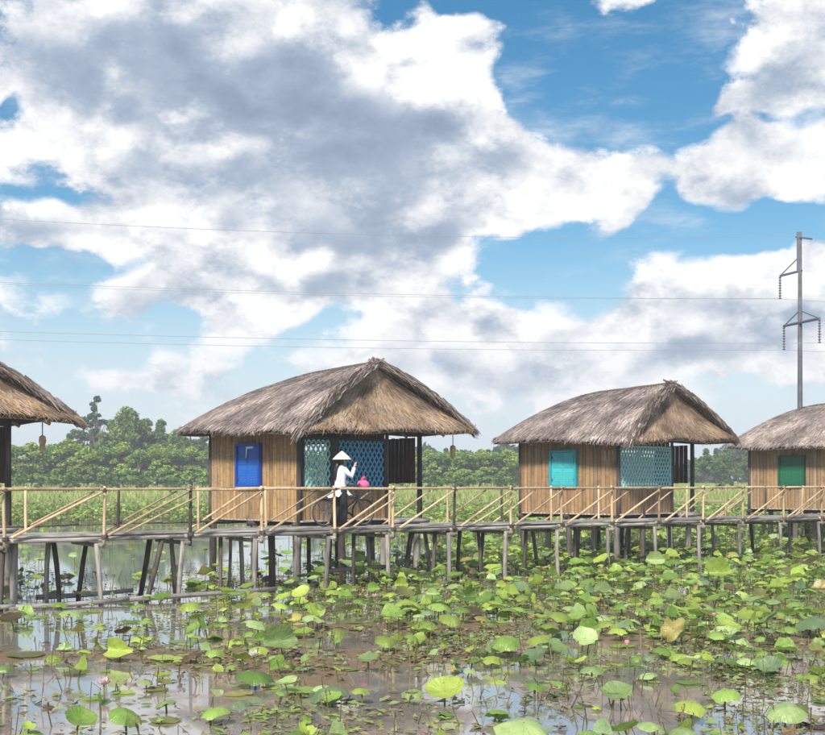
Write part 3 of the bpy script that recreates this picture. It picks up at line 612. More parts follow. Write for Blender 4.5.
# grass and reeds on the far bank and the field
n = 26000; x = rng.uniform(-75, 75, n); y = np.where(rng.random(n) < .55, rng.uniform(113, 123, n), rng.uniform(120, 168, n)); 
z = np.array([ground_z(a, b_) for a, b_ in zip(x, y)]); ok = z > -.1; x, y, z = x[ok], y[ok], z[ok]; n = len(x)
hgt = rng.uniform(.25,.7,n); ln = rng.normal(0,.16,(n,2)); w_ = rng.uniform(.05,.12,n)
v = np.stack([np.stack([x-w_,y,z-.05],1), np.stack([x+w_,y,z-.05],1), np.stack([x+ln[:,0],y+ln[:,1],z+hgt],1)],1).reshape(-1,3)
c = np.where((rng.random((n,1)) < .35), np.array([[.38,.37,.15]]), np.array([[.25,.33,.09]]))*rng.uniform(.7,1.3,(n,1))
tag(inst('bank_grass', np_mesh('bank_grass', v, np.arange(n*3).reshape(-1,3), M_grass, np.repeat(c,3,0))), 'yellow-green grass on the far bank and field', 'grass', kind='stuff')

# ------------------------------------------------------------------ power line
M_conc = wood('weathered_concrete', (.06,.06,.065), (.11,.11,.12), stretch=(2,2,2)); M_steel = paint('galvanised_steel', (.10,.12,.15)); M_ins = paint('dark_insulator_glaze', (.10,.10,.11), .3)
pb = at(800, 60.); pole = empty('power_pole', (pb.x, pb.y, -.7), 0, 'tall grey power pole with crossarms rising behind the rightmost hut', 'pole')
def zp(py, d=60.): return CAMZ+(HY-py)/FPX*d
def L(px, py, d=60.): p = at(px, d, zp(py, d)); return p-Vector((pb.x, pb.y, -.7))
MB().tube([(0,0,0),(0,0,8),(0,0,zp(232)+.7)], [.16,.12,.085], 12).build('shaft', M_conc, pole, True)
def arm(name, pts, r_): MB().tube(pts, r_, 6).build(name, M_steel, pole)
top_l = L(797,236,59.8); up = L(780,276,61.); lo_l, lo_r = L(784,326,61.5), L(819.5,318.5,58.)
arm('crossarm', [L(802,270.5,59.9), up], .06); arm('strut', [L(799,257), up], .03)
arm('crossarm', [lo_l, lo_r], .07); arm('strut', [L(799,311), lo_l], .03); arm('strut', [L(801,311), lo_r], .03)
arm('top_bracket', [L(796,237,60.2), L(812,239,59.2)], .045); arm('clamp', [L(798,232), L(798,272)], .06)
ends = []
for p, py, d in ((up,299,61.),(lo_l,350,61.5),(lo_r,343,58.)):
    q = p.copy(); q.z = zp(py, d)+.7; prof = []; H = p.z-q.z
    for i in range(9): zz = H*i/9; prof += [(.03,zz),(.075,zz+.02),(.075,zz+.05),(.03,zz+.07)]
    MB().lathe(prof+[(.02,H)], 8, q).build('insulator_string', M_ins, pole, True); ends.append(q+Vector((pb.x,pb.y,-.7)))
M_wire = paint('aluminium_wire', (.30,.33,.37), .4)
WL = Vector((-54.4,-10,0)); 
for p, sag, lab in ((top_l+Vector((pb.x,pb.y,-.7)), .78, 'topmost overhead wire, tied to the pole tip'), (ends[0], .36, 'second highest overhead wire, hung from the single upper arm'), (ends[1], .36, 'lowest overhead wire, from the left end of the lower crossarm'), (ends[2], .36, 'third highest overhead wire, from the right end of the lower crossarm')):
    pts = [p+WL*s_-Vector((0,0,4*sag*s_*(1-s_))) for s_ in [i/24 for i in range(25)]]
    pts = [p-WL*s_*.9-Vector((0,0,4*sag*s_*(1-s_))) for s_ in [i/12 for i in range(12,0,-1)]]+pts
    o = pts[12].copy(); tag(inst('overhead_wire', MB().tube([q-o for q in pts], .010, 5).mesh('overhead_wire', M_wire), loc=o), lab, 'wire', 'wires of the power line')
# a second conductor runs beside the second wire
p = ends[0]+Vector((.2,.5,.12)); pts = [p+WL*s_-Vector((0,0,4*.52*s_*(1-s_))) for s_ in [i/24 for i in range(25)]]
tag(inst('overhead_wire', MB().tube([q-p for q in pts], .008, 5).mesh('overhead_wire', M_wire), loc=p), 'thin overhead wire just beside the second highest one', 'wire', 'wires of the power line')

# ------------------------------------------------------------------ person with bicycle
WROT = math.atan2(WD.y, WD.x)
def wpos(px, y, z=DZ): q = P0+WD*tpx(px)+WN*y; return Vector((q.x, q.y, z))
M_skin = paint('skin', (.50,.31,.22), .5, .05); M_tunic = paint('white_cotton', (.78,.80,.86), .8, .08); M_trous = paint('black_cotton', (.012,.012,.016), .8); M_hair = paint('black_hair', (.012,.010,.010), .4); M_hat = wood('palm_leaf_hat', (.60,.50,.34), (.74,.65,.48), stretch=(3,3,9), var=.05); M_shoe = paint('dark_shoe', (.04,.035,.035))
per = empty('person', wpos(350, .42), WROT, 'person in white tunic, black trousers and conical hat walking beside a bicycle', 'person')
def skin_body(name, joints, edges, mat, parent, sub=2, root=0):
    me = bpy.data.meshes.new(name); me.from_pydata([j[:3] for j in joints], edges, []); me.materials.append(mat)
    o = inst(name, me, parent); md_ = o.modifiers.new('Skin', 'SKIN'); md_.use_smooth_shade = True
    sk = me.skin_vertices[0].data if me.skin_vertices else None
    if sk is None:
        bpy.context.view_layer.objects.active = o
    for i, j in enumerate(joints):
        sk[i].radius = (j[3], j[4] if len(j) > 4 else j[3]); sk[i].use_root = i == root
    s_ = o.modifiers.new('Sub', 'SUBSURF'); s_.levels = sub; s_.render_levels = sub; return o
J = [(0,0,.88,.115,.10),(0,0,1.04,.095,.085),(.015,0,1.22,.115,.09),(.02,0,1.34,.09,.075),(.03,0,1.40,.045,.045),(.05,0,1.455,.05,.05),(.06,0,1.53,.078,.07),(.055,0,1.61,.06,.055),
     (.0,-.09,.82,.085,.085),(.05,-.09,.47,.055,.055),(.02,-.09,.10,.036,.036),(.17,-.10,.035,.03,.028),
     (.0,.09,.82,.085,.085),(.0,.09,.47,.055,.055),(-.12,.09,.11,.036,.036),(.02,.10,.035,.03,.028),
     (.02,-.155,1.335,.05,.05),(.16,-.24,1.17,.038,.038),(.26,-.20,1.38,.027,.027),(.28,-.19,1.43,.03,.016),
     (.02,.155,1.335,.05,.05),(.14,.22,1.12,.038,.038),(.34,.20,1.02,.027,.027),(.39,.19,1.02,.03,.016)]
E_ = [(0,1),(1,2),(2,3),(3,4),(4,5),(5,6),(6,7),(0,8),(8,9),(9,10),(10,11),(0,12),(12,13),(13,14),(14,15),(3,16),(16,17),(17,18),(18,19),(3,20),(20,21),(21,22),(22,23)]
for hb, up_, fw, sd_ in ((19, Vector((.35,.0,.93)), Vector((.9,.1,-.35)), Vector((0,1,0))), (23, Vector((1,0,-.1)), Vector((0,0,-1)), Vector((0,1,0)))):
    bx = Vector(J[hb][:3])
    for k, (off, ln) in enumerate(((-.030,.062),(-.010,.072),(.010,.070),(.028,.055))):
        a_ = bx+sd_*off+up_*.03; b_ = a_+up_*ln*.55; c_ = b_+(up_*.6+fw*.6).normalized()*ln*.5
        i = len(J); J += [(*a_,.0095),(*b_,.0085),(*c_,.007)]; E_ += [(hb,i),(i,i+1),(i+1,i+2)]
    a_ = bx-sd_*.034-up_*.01; b_ = a_+(up_*.6-sd_*.5+fw*.4).normalized()*.045; i = len(J); J += [(*a_,.011),(*b_,.008)]; E_ += [(hb,i),(i,i+1)]
bod = skin_body('body', J, E_, M_skin, per)
# face
fc = MB(); fc.add([(.128,-.012,1.525),(.128,.012,1.525),(.16,0,1.505),(.13,0,1.56)], [(0,1,2),(0,2,3),(1,3,2)]); fc.build('nose', M_skin, bod)
for y in (-.03,.03): MB().lathe([(.0,.012),(.010,.006),(.012,0),(.010,-.006),(0,-.012)], 8, (.128,y,1.555)).build('eye', M_hair, bod)
MB().box((.122,-.024,1.487), (.135,.024,1.496)).build('mouth', paint('lips', (.4,.12,.11)), bod)
for y in (-.082,.082): MB().lathe([(.0,.03),(.014,.015),(.015,-.01),(0,-.03)], 8, (.055,y,1.535)).build('ear', M_skin, bod)
def loft(rings, n=16, cap=False):
    vs = []; fs = []
    for (cx, cy, cz, rx, ry) in rings: vs += [(cx+rx*math.cos(2*math.pi*k/n), cy+ry*math.sin(2*math.pi*k/n), cz) for k in range(n)]
    for i in range(len(rings)-1):
        for k in range(n): fs.append((i*n+k, i*n+(k+1) % n, (i+1)*n+(k+1) % n, (i+1)*n+k))
    return vs, fs
tu = MB(); tu.add(*loft([(.0,0,.93,.135,.165),(.0,0,1.04,.12,.135),(.012,0,1.16,.128,.15),(.018,0,1.28,.128,.168),(.02,0,1.36,.10,.15),(.028,0,1.405,.062,.07),(.032,0,1.43,.052,.055)]))
for sg in (-1, 1):
    j = [Vector(J[k][:3]) for k in ((16,17,18) if sg < 0 else (20,21,22))]
    tu.tube([j[0]+Vector((0,-sg*.05,.0)), j[0], j[0].lerp(j[1],.5), j[1], j[1].lerp(j[2],.5), j[1].lerp(j[2],.97)], [.07,.07,.058,.052,.046,.044], 10)
# split skirts: one panel swings back, one falls forward
def panel(sx, z1, kick):
    vs = []; fs = []; n, m_ = 9, 7
    for i in range(m_+1):
        s_ = i/m_
        for k in range(n+1):
            a_ = (k/n-.5)*math.pi*.98; r_ = .14+.10*s_
            vs.append((sx*(math.cos(a_)*(.135+.05*s_)+kick*s_*s_)-0., math.sin(a_)*(.165+.02*s_)+.02*s_*math.sin(k*2.2), .95-(.95-z1)*s_+.02*math.sin(k*1.3)*s_))
    for i in range(m_):
        for k in range(n): fs.append((i*(n+1)+k, i*(n+1)+k+1, (i+1)*(n+1)+k+1, (i+1)*(n+1)+k))
    return vs, fs
tu.add(*panel(-1, .70, .15)); tu.add(*panel(1, .73, .12)); tu.build('tunic', M_tunic, per, True)
tr = MB()
for sg, ks in ((-1,(8,9,10)), (1,(12,13,14))):
    j = [Vector(J[k][:3]) for k in ks]; tr.tube([j[0]+Vector((0,-sg*.02,.10)), j[0], j[0].lerp(j[1],.5), j[1], j[1].lerp(j[2],.5), j[2]+Vector((-.01,0,-.03))], [.115,.115,.10,.095,.10,.105], 12)
tr.build('trousers', M_trous, per, True)
for ks in ((10,11),(14,15)):
    a_, b_ = Vector(J[ks[0]][:3]), Vector(J[ks[1]][:3]); MB().tube([Vector((a_.x-.05,a_.y,.03)), Vector((a_.x,a_.y,.045)), Vector((b_.x,b_.y,.03)), Vector((b_.x+.05,b_.y,.02))], [.032,.042,.042,.02], 8).build('shoe', M_shoe, per, True)
hr = MB(); hr.lathe([(.0,1.66),(.05,1.645),(.085,1.60),(.092,1.55),(.085,1.50),(.06,1.45)], 12, (.03,0,0)); hr.tube([(-.05,0,1.52),(-.09,0,1.40),(-.115,0,1.22),(-.13,0,1.08)], [.05,.05,.042,.015], 8); hr.build('hair', M_hair, per, True)
ht = MB(); prof = [(.0,1.775),(.03,1.755),(.10,1.70),(.17,1.635),(.225,1.575),(.228,1.568),(.16,1.625),(.09,1.69),(.0,1.745)]; ht.lathe(prof, 20, (.05,0,0)); hto = ht.build('conical_hat', M_hat, per, True)
MB().tube([(.05,-.085,1.60),(.085,-.07,1.50),(.10,0,1.445),(.085,.07,1.50),(.05,.085,1.60)], .007, 5).build('chin_strap', paint('strap_cloth', (.45,.42,.40)), hto)

M_bike = paint('dark_bicycle_paint', (.06,.07,.09), .35); M_tyre = paint('tyre_rubber', (.03,.03,.03), .8); M_rim = paint('steel_rim', (.16,.155,.15), .6)
bk = empty('bicycle', wpos(363, .82), WROT, 'grey city bicycle with front basket beside the person on the boardwalk', 'bicycle')
def ring(mb, c, R_, r_, n=28, k=6):
    vs = []; fs = []
    for i in range(n):
        a_ = 2*math.pi*i/n
        for j in range(k): q = 2*math.pi*j/k; vs.append((c[0]+(R_+r_*math.cos(q))*math.cos(a_), c[1]+r_*math.sin(q), c[2]+(R_+r_*math.cos(q))*math.sin(a_)))
    for i in range(n):
        for j in range(k): fs.append((i*k+j, ((i+1)%n)*k+j, ((i+1)%n)*k+(j+1)%k, i*k+(j+1)%k))
    mb.add(vs, fs)
for x in (-.55,.55):
    wh = empty('wheel', (0,0,0)); wh.parent = bk; wh.location = (x, 0, .33)
    mb = MB(); ring(mb, (0,0,0), .312, .016); mb.build('tyre', M_tyre, wh, True); mb = MB(); ring(mb, (0,0,0), .288, .012); mb.build('rim', M_rim, wh, True)
    mb = MB(); 
    for i in range(16): a_ = i*math.pi/8; mb.tube([(.02*math.cos(a_), .02*(-1)**i, .02*math.sin(a_)), (.285*math.cos(a_),0,.285*math.sin(a_))], .0035, 4)
    mb.tube([(0,-.05,0),(0,.05,0)], .025, 8); mb.build('spokes', M_rim, wh)
    mb = MB(); mb.tube([(.345*math.cos(q), 0, .345*math.sin(q)) for q in [R(20+i*14) for i in range(11)]], .022, 6); mb.build('mudguard', M_bike, bk); bk.children[-1].location = (x,0,.33)
mb = MB(); bb = (-.08,0,.30); st = (-.20,0,.78); hd = (.36,0,.82); hl = (.40,0,.68)
for a_, b_, r_ in ((bb,st,.017),(bb,hl,.02),((-.16,0,.62),hl,.016),(hd,hl,.02),(bb,(-.55,.04,.33),.01),(bb,(-.55,-.04,.33),.01),(st,(-.55,.04,.33),.009),(st,(-.55,-.04,.33),.009)): mb.tube([a_,b_], r_, 7)
mb.tube([hl,(.47,.05,.5),(.55,.05,.33)], .012, 6); mb.tube([hl,(.47,-.05,.5),(.55,-.05,.33)], .012, 6); mb.build('frame', M_bike, bk, True)
MB().tube([(.36,0,.82),(.345,0,.93),(.36,.12,.97),(.30,.25,1.0),(.18,.28,.99)], .011, 6).tube([(.345,0,.93),(.36,-.12,.97),(.30,-.25,1.0),(.18,-.28,.99)], .011, 6).build('handlebar', M_rim, bk, True)
MB().tube([(-.33,0,.88),(-.24,0,.885),(-.10,0,.875),(.0,0,.87)], [.085,.10,.045,.018], 8).tube([st,(-.215,0,.87)], .013, 6).build('saddle', M_tyre, bk, True)
mb = MB().tube([(-.08,-.06,.30),(-.08,.06,.30)], .04, 10).tube([(-.08,-.07,.30),(.03,-.08,.18)], .011, 5).tube([(-.08,.07,.30),(-.19,.08,.42)], .011, 5).box((-.0,-.16,.165), (.07,-.08,.19)).box((-.22,.08,.41), (-.15,.16,.435)); mb.build('crank', M_rim, bk)
MB().box((-.82,-.07,.68), (-.34,.07,.70)).tube([(-.78,.06,.68),(-.57,.05,.35)], .007, 5).tube([(-.78,-.06,.68),(-.57,-.05,.35)], .007, 5).build('rear_rack', M_bike, bk)
mb = MB()
for i in range(11):
    for z in (.66,.72,.78,.84,.90): pass
for z in (.64,.72,.80,.88):
    k = (z-.64)/.24; a_, b_ = .13+.03*k, .13+.045*k; mb.tube([(.58-a_,-b_,z),(.58+a_,-b_,z),(.58+a_,b_,z),(.58-a_,b_,z),(.58-a_,-b_,z)], .007, 4)
for sx_ in (-1,-.33,.33,1):
    for sy_ in (-1,1): mb.tube([(.58+.13*sx_,.13*sy_,.64),(.58+.16*sx_,.175*sy_,.88)], .005, 4); mb.tube([(.58+.13*sy_,.13*sx_,.64),(.58+.16*sy_,.175*sx_,.88)], .005, 4)
mb.box((.46,-.125,.632), (.70,.125,.638)); mb.build('basket', M_rim, bk)
# pink bundle in the basket
M_pink = paint('pink_cloth', (.72,.13,.30), .8); vs, fs = [], []
n, m_ = 14, 8
for i in range(m_+1):
    for k in range(n):
        th = math.pi*i/m_; ph = 2*math.pi*k/n; rr = 1+.14*mnoise.noise(Vector((math.cos(ph)*2, math.sin(ph)*2, th*2)))
        vs.append((.165*rr*math.sin(th)*math.cos(ph), .16*rr*math.sin(th)*math.sin(ph), .13*rr*math.cos(th)))
fs = [(i*n+k, (i+1)*n+k, (i+1)*n+(k+1)%n, i*n+(k+1)%n) for i in range(m_) for k in range(n)]
q = bk.matrix_basis @ Vector((.55,0,.965)); bun = empty('cloth_bundle', q, WROT, 'round pink cloth bundle sitting in the bicycle basket', 'bundle')
MB().add(vs, fs).build('bag', M_pink, bun, True); MB().tube([(-.02,0,.12),(0,.02,.17),(.05,0,.19)], [.05,.03,.05], 8).build('knot', paint('red_cloth', (.6,.06,.12), .8), bun, True)
# ------------------------------------------------------------------ lotus bed
def leaf_verts(form, seed, nseg=22, rings=4):
    r_ = random.Random(seed); ph = [r_.uniform(0,6.28) for _ in range(5)]; vs = [(0,0,0)]
    cup, fold, wave = {'cupped':(.32,0,.06), 'flat':(.03,0,.025), 'umbrella':(-.40,0,.07), 'folded':(.05,.85,.10), 'ragged':(-.25,.3,.22)}[form]
    nt = [r_.choice((0,0,0,.02,.05,.14 if r_.random() < .5 else .03)) for _ in range(nseg)]
    if form != 'flat': cup *= r_.uniform(.8,1.2)
    for i in range(1, rings+1):
        s_ = i/rings
        for k in range(nseg):
            a_ = 2*math.pi*k/nseg; e_ = 1+(.05*math.sin(3*a_+ph[0])+.045*math.sin(5*a_+ph[1])+.03*math.sin(9*a_+ph[4]))*(2.2 if form == 'ragged' else 1)
            if i == rings: e_ -= nt[k]
            x, y = s_*e_*math.cos(a_), s_*e_*math.sin(a_)
            z = cup*s_*s_+wave*s_*s_*(math.sin(4*a_+ph[2])+.7*math.sin(7*a_+ph[3]))-.05*math.exp(-(s_*4)**2)
            if fold: z += fold*abs(x)**1.25; x *= .72
            if cup < -.2: x *= 1-.14*s_*s_; y *= 1-.14*s_*s_
            vs.append((x, y, z))
    fs = [(0, 1+k, 1+(k+1) % nseg) for k in range(nseg)]
    q = [(1+(i-1)*nseg+k, 1+i*nseg+k, 1+i*nseg+(k+1) % nseg, 1+(i-1)*nseg+(k+1) % nseg) for i in range(1, rings) for k in range(nseg)]
    return vs, fs, q
FORMS = {'cupped': 4, 'flat': 3, 'umbrella': 4, 'folded': 3, 'ragged': 3}
LV = {(f, k): leaf_verts(f, hash((len(f), k)) % 999+k*7) for f, n in FORMS.items() for k in range(n)}
LME = {}
def leaf_me(form, k, colr):
    key = (form, k, colr)
    if key not in LME: v, t3, q4 = LV[(form, k)]; LME[key] = new_mesh('blade', v, t3+q4, LEAF[colr], True)
    return LME[key]
sv_, sf_ = MB(), None
STALK = []
for k in range(3):
    bd = Vector((rnd.uniform(-1,1), rnd.uniform(-1,1), 0))*.05
    STALK.append(MB().tube(bez((0,0,0), (0,0,1), bd, 4), .011, 5, False).mesh('stalk', M_stalk, True))
rl = random.Random(21)
def el_(px, py, cx, cy, rx, ry): return math.exp(-(((px-cx)/rx)**2+((py-cy)/ry)**2)*1.2)
def dens(px, py):
    d = (3.4 if px > 380 else 2.6) if py > 650 else 2.6 if py > 600 else 3.2
    o = 1.
    for (cx, cy, rx, ry, w) in ((110,565,165,42,.96),(90,545,220,24,.96),(250,560,70,16,.6),(60,690,120,50,.55),(150,715,70,25,.3),(490,705,75,45,.55),(370,680,60,35,.6),(330,548,130,22,.8),(210,690,60,40,.5),(740,715,80,25,.4),(40,640,80,20,.5),(90,610,120,18,.6)): o *= 1-w*el_(px, py, cx, cy, rx, ry)
    if px > 380 and 520 < py < 650: o *= 1.9
    if px < 300 and 590 < py < 640: o *= .8
    return d*o
leaves = []   # px, py(of the blade), pos(base), h, r, colour, form, k, tilt, yaw
def pick_colour(rr): 
    u_ = rr.random()
    return 'yellow-green' if u_ < .34 else 'bright green' if u_ < .62 else 'pale green' if u_ < .82 else 'blue-green' if u_ < .90 else 'olive' if u_ < .96 else 'withered yellow-brown' if u_ < .985 else 'dry brown'
SPECIAL = [ # px, py of the blade, height, width px, colour, form, tilt deg, towards (yaw deg)
 (72,610,.30,30,'pale green','umbrella',4,0),(120,650,.22,30,'yellow-green','folded',70,250),(165,658,.05,36,'yellow-green','flat',3,0),(255,671,.28,50,'bright green','umbrella',5,0),
 (258,621,.35,36,'pale green','umbrella',22,20),(281,603,.45,24,'yellow-green','umbrella',15,0),(314,615,.38,28,'pale green','umbrella',8,0),(316,603,.45,28,'bright green','umbrella',10,0),
 (279,641,.35,36,'pale green','folded',65,290),(127,711,.30,42,'bright green','umbrella',25,330),(100,703,.25,26,'bright green','folded',40,20),(156,689,.02,26,'olive','flat',2,0),(445,691,.22,42,'yellow-green','cupped',24,255),
 (328,687,.25,48,'blue-green','umbrella',12,200),(361,688,.25,22,'yellow-green','umbrella',6,0),(505,638,.40,36,'bright green','umbrella',20,250),(524,722,.38,66,'pale green','umbrella',14,280),(673,628,.40,34,'withered yellow-brown','ragged',60,260),
 (725,690,.35,36,'bright green','umbrella',14,230),(692,702,.30,40,'yellow-green','umbrella',12,300),(786,706,.33,46,'pale green','umbrella',22,250),(746,664,.08,64,'bright green','flat',4,0),(652,722,.3,34,'pale green','umbrella',10,0),(617,694,.25,34,'pale green','cupped',25,260),
 (812,618,.45,38,'blue-green','umbrella',15,220),(585,638,.35,26,'pale green','cupped',40,270),(165,720,.02,34,'olive','flat',2,0),(790,731,.22,26,'dry brown','ragged',30,260),(718,573,.55,30,'yellow-green','folded',55,250),(655,560,.6,20,'pale green','folded',70,270),
 (300,690,.1,40,'bright green','flat',3,0),(560,612,.45,34,'yellow-green','umbrella',10,0),(410,600,.4,34,'yellow-green','umbrella',12,0),(440,603,.4,30,'bright green','umbrella',8,0),(18,610,.3,30,'blue-green','umbrella',10,0),(25,655,.02,40,'olive','flat',1,0),(55,655,.1,24,'yellow-green','umbrella',8,0)]
for (px, py, h, w, colr, form, tilt, tw) in SPECIAL:
    h *= .72
    p = onwater(px, py, h); r_ = w/2/FPX*p.y*.98
    leaves.append((px, py, Vector((p.x, p.y, 0)), h, r_, colr, form, rl.randrange(FORMS[form]), R(tilt), R(tw), True))
y_ = 10.8
cell = .3; rows = int((46-10.2)/cell)
for j in range(rows):
    y = 10.2+j*cell; hwid = y*.42+1; nxx = int(2*hwid/cell)
    for i in range(nxx):
        x = -hwid+i*cell+rl.random()*cell; yy = y+rl.random()*cell; px, py = HX+x/yy*FPX, HY+CAMZ/yy*FPX
        cl = .25+1.5*max(0, min(1, mnoise.noise(Vector((x*.45, yy*.30, 3.3)))*1.3+.55))
        if rl.random() > dens(px, py)*cl*cell*cell*1.35: continue
        u_ = rl.random(); form = 'flat' if u_ < .26 else 'umbrella' if u_ < .60 else 'cupped' if u_ < .78 else 'folded' if u_ < .90 else 'ragged'
        h = .015 if form == 'flat' else rl.uniform(.05,.36)*(1.15 if yy > 26 else .8 if yy > 17 else .55); r_ = (rl.uniform(.13,.23) if rl.random() < .55 else rl.uniform(.06,.14))*(.78 if yy < 17 else 1.)*(1 if form != 'folded' else .9)
        colr = pick_colour(rl)
        if form == 'ragged': r_ *= .62; colr = rl.choice(('dry brown','withered yellow-brown','olive','olive'))
        tilt = {'flat':.03,'umbrella':rl.uniform(0,.42),'cupped':rl.uniform(.05,.6),'folded':rl.uniform(.3,1.2),'ragged':rl.uniform(.3,1.2)}[form]
        # the walk and hut stilts stand in clear water
        t_ = (Vector((x,yy,0))-P0).dot(WN)
        if -.35 < t_ < WW+.3 and h > .9: continue
        leaves.append((px, HY+(CAMZ-h)/yy*FPX, Vector((x, yy, 0)), h, r_, colr, form, rl.randrange(FORMS[form]), tilt, rl.uniform(0,6.28), False))
def vis(l): return 0 <= l[0] <= 825 and 540 <= l[1] <= 745
score = lambda l: (1e9 if l[10] else 0)+(l[4]/l[2].y*FPX if vis(l) else -1)
leaves.sort(key=score, reverse=True)
big, rest = leaves[:300], leaves[300:]
colw = ['far left','left','centre','right','far right']; 
def roww(py): return 'bottom edge' if py > 690 else 'near water' if py > 645 else 'middle water' if py > 600 else 'by boardwalk'
fw = {'cupped':'cupped','flat':'flat floating','umbrella':'domed','folded':'folded','ragged':'ragged drooping'}
labs = {}
for l in big:
    sz = 'small' if l[4]*2/l[2].y*FPX < 20 else 'medium' if l[4]*2/l[2].y*FPX < 32 else 'large'
    lb = f"{sz} {l[5]} {fw[l[6]]} lotus leaf, {roww(l[1])}, {colw[max(0, min(4, int(l[0]/165)))]}"; labs.setdefault(lb, []).append(l)
NUM = ['','','two','three','four','five','six','seven','eight','nine','ten']
def add_leaf(l, lb):
    px, py, p, h, r_, colr, form, k, tilt, yaw, _ = l
    o = empty('lotus_leaf', p, 0, lb, 'lotus leaf', 'lotus leaves in the near pond')
    # tilt so that the upper side leans towards "yaw"
    rot = (Matrix.Rotation(yaw, 3, 'Z') @ Matrix.Rotation(tilt, 3, 'Y') @ Matrix.Rotation(rl.uniform(0,6.28) if form != 'folded' else 0, 3, 'Z')).to_euler()
    inst('blade', leaf_me(form, k, colr), o, loc=(0,0,h), rot=rot, scale=(r_,r_,r_))
    if h > .05: inst('stalk', STALK[k % 3], o, loc=(0,0,-.12), rot=(0,0,yaw), scale=(1,1,h+.12))
for lb, ls in labs.items():
    ls.sort(key=lambda l: -l[1])
    for i, l in enumerate(ls):
        n = len(ls); add_leaf(l, lb if n == 1 else lb+(', the nearer of two', ', the farther of two')[i] if n == 2 else lb+f', {ORD[i]} nearest of {NUM[min(n,10)]}')
def merged(name, lst, label, low=False):
    va, ca, tr_, qu = [], [], [], []; off = 0
    for l in lst:
        px, py, p, h, r_, colr, form, k, tilt, yaw, _ = l
        v, t3, q4 = LV[(form, k)] if not low else LLOW[(form, k)]
        M3 = np.array(Matrix.Rotation(yaw, 3, 'Z') @ Matrix.Rotation(tilt, 3, 'Y'))*r_
        a_ = np.array(v) @ M3.T+np.array((p.x, p.y, h)); kk = rl.uniform(.75,1.25); cc = np.array(LEAFRGB[colr])*kk
        va.append(a_); ca.append(np.tile(cc, (len(a_), 1))); t3 = np.array(t3)
        tr_.append(t3+off)
        if len(q4): q4 = np.array(q4); tr_ += [q4[:, [0,1,2]]+off, q4[:, [0,2,3]]+off]
        off += len(a_)
        if h > .05:
            w = .009 if not low else .014; lean = rl.uniform(-.08,.08)
            s4 = np.array([(p.x-w+lean,p.y,-.05),(p.x+w+lean,p.y,-.05),(p.x+w*.7,p.y,h-.01),(p.x-w*.7,p.y,h-.01),(p.x+lean,p.y-w,-.05),(p.x+lean,p.y+w,-.05),(p.x,p.y+w*.7,h-.01),(p.x,p.y-w*.7,h-.01)])
            va.append(s4); ca.append(np.tile(np.array((.12,.13,.05))*kk, (8,1))); tr_.append(np.array([(0,1,2),(0,2,3),(4,5,6),(4,6,7)])+off); off += 8
    return tag(inst(name, np_mesh(name, np.concatenate(va), np.concatenate(tr_), M_lotus, np.concatenate(ca), True)), label, 'lotus leaves', kind='stuff')
merged('lotus_bed', rest, 'crowded green lotus leaves around and beyond the boardwalk stilts')
LLOW = {(f, k): leaf_verts(f, k*13+5, 9, 2) for f, n in FORMS.items() for k in range(n)}
far = []
for _ in range(26000):
    y = 46+66*rl.random()**.8; x = rl.uniform(-.42,.42)*y; px, py = HX+x/y*FPX, HY+CAMZ/y*FPX
    cl = mnoise.noise(Vector((x*.16, y*.07, 9.1)))*1.2+.72
    if y < 74 and px < 345: cl *= .02
    elif y < 62 and px < 430: cl *= .5
    if rl.random() > cl: continue
    form = rl.choice(('umbrella','cupped','umbrella','folded','flat')); h = .02 if form == 'flat' else rl.uniform(.2,.85)
    far.append((px, py, Vector((x,y,0)), h, rl.uniform(.11,.22), rl.choice(('yellow-green','bright green','bright green','pale green','yellow-green','olive')), form, rl.randrange(FORMS[form]), rl.uniform(0,.8), rl.uniform(0,6.28), False))
merged('far_lotus_bed', far, 'broad mass of lotus leaves behind the boardwalk', True)
# dead stalks and floating litter
rng = np.random.default_rng(8); N_ = 6500; va, ca = [], []
yy = 10.5+rng.random(N_)**.8*30; xx = rng.uniform(-.40,.40,N_)*yy
for x, y in zip(xx, yy):
    px, py = HX+x/y*FPX, HY+CAMZ/y*FPX
    if rl.random() > min(1., dens(px, py)/3.4)*(.25+1.2*max(0, mnoise.noise(Vector((x*.5,y*.4,1.))) +.35)): continue
    h = rl.uniform(.04,.28); lx, ly = rl.gauss(0,.10), rl.gauss(0,.10); w = rl.uniform(.004,.008)
    m1 = np.array((x+lx*.6, y+ly*.6, h)); e_ = m1+np.array((rl.gauss(0,.09), rl.gauss(0,.09), rl.uniform(-.14,.05))); b_ = np.array((x,y,-.03)); wv_ = np.array((w,0,0)); wy_ = np.array((0,w,0))
    for q in (wv_, wy_): va += [b_-q, b_+q, m1+q*.8, m1-q*.8, m1-q*.8, m1+q*.8, e_+q*.6, e_-q*.6]
    c_ = rl.choice(((.16,.11,.06),(.10,.08,.05),(.20,.17,.08),(.13,.14,.05)))
    ca += [c_]*16
va = np.array(va); tag(inst('dead_stalks', np_mesh('dead_stalks', va, np.arange(len(va)).reshape(-1,4), M_debris, np.array(ca))), 'thin brown dead lotus stalks standing in the water', 'stalks', kind='stuff')
va, ca = [], []
N_ = 38000; yy = 10.5+rng.random(N_)**.75*27; xx = rng.uniform(-.40,.40,N_)*yy
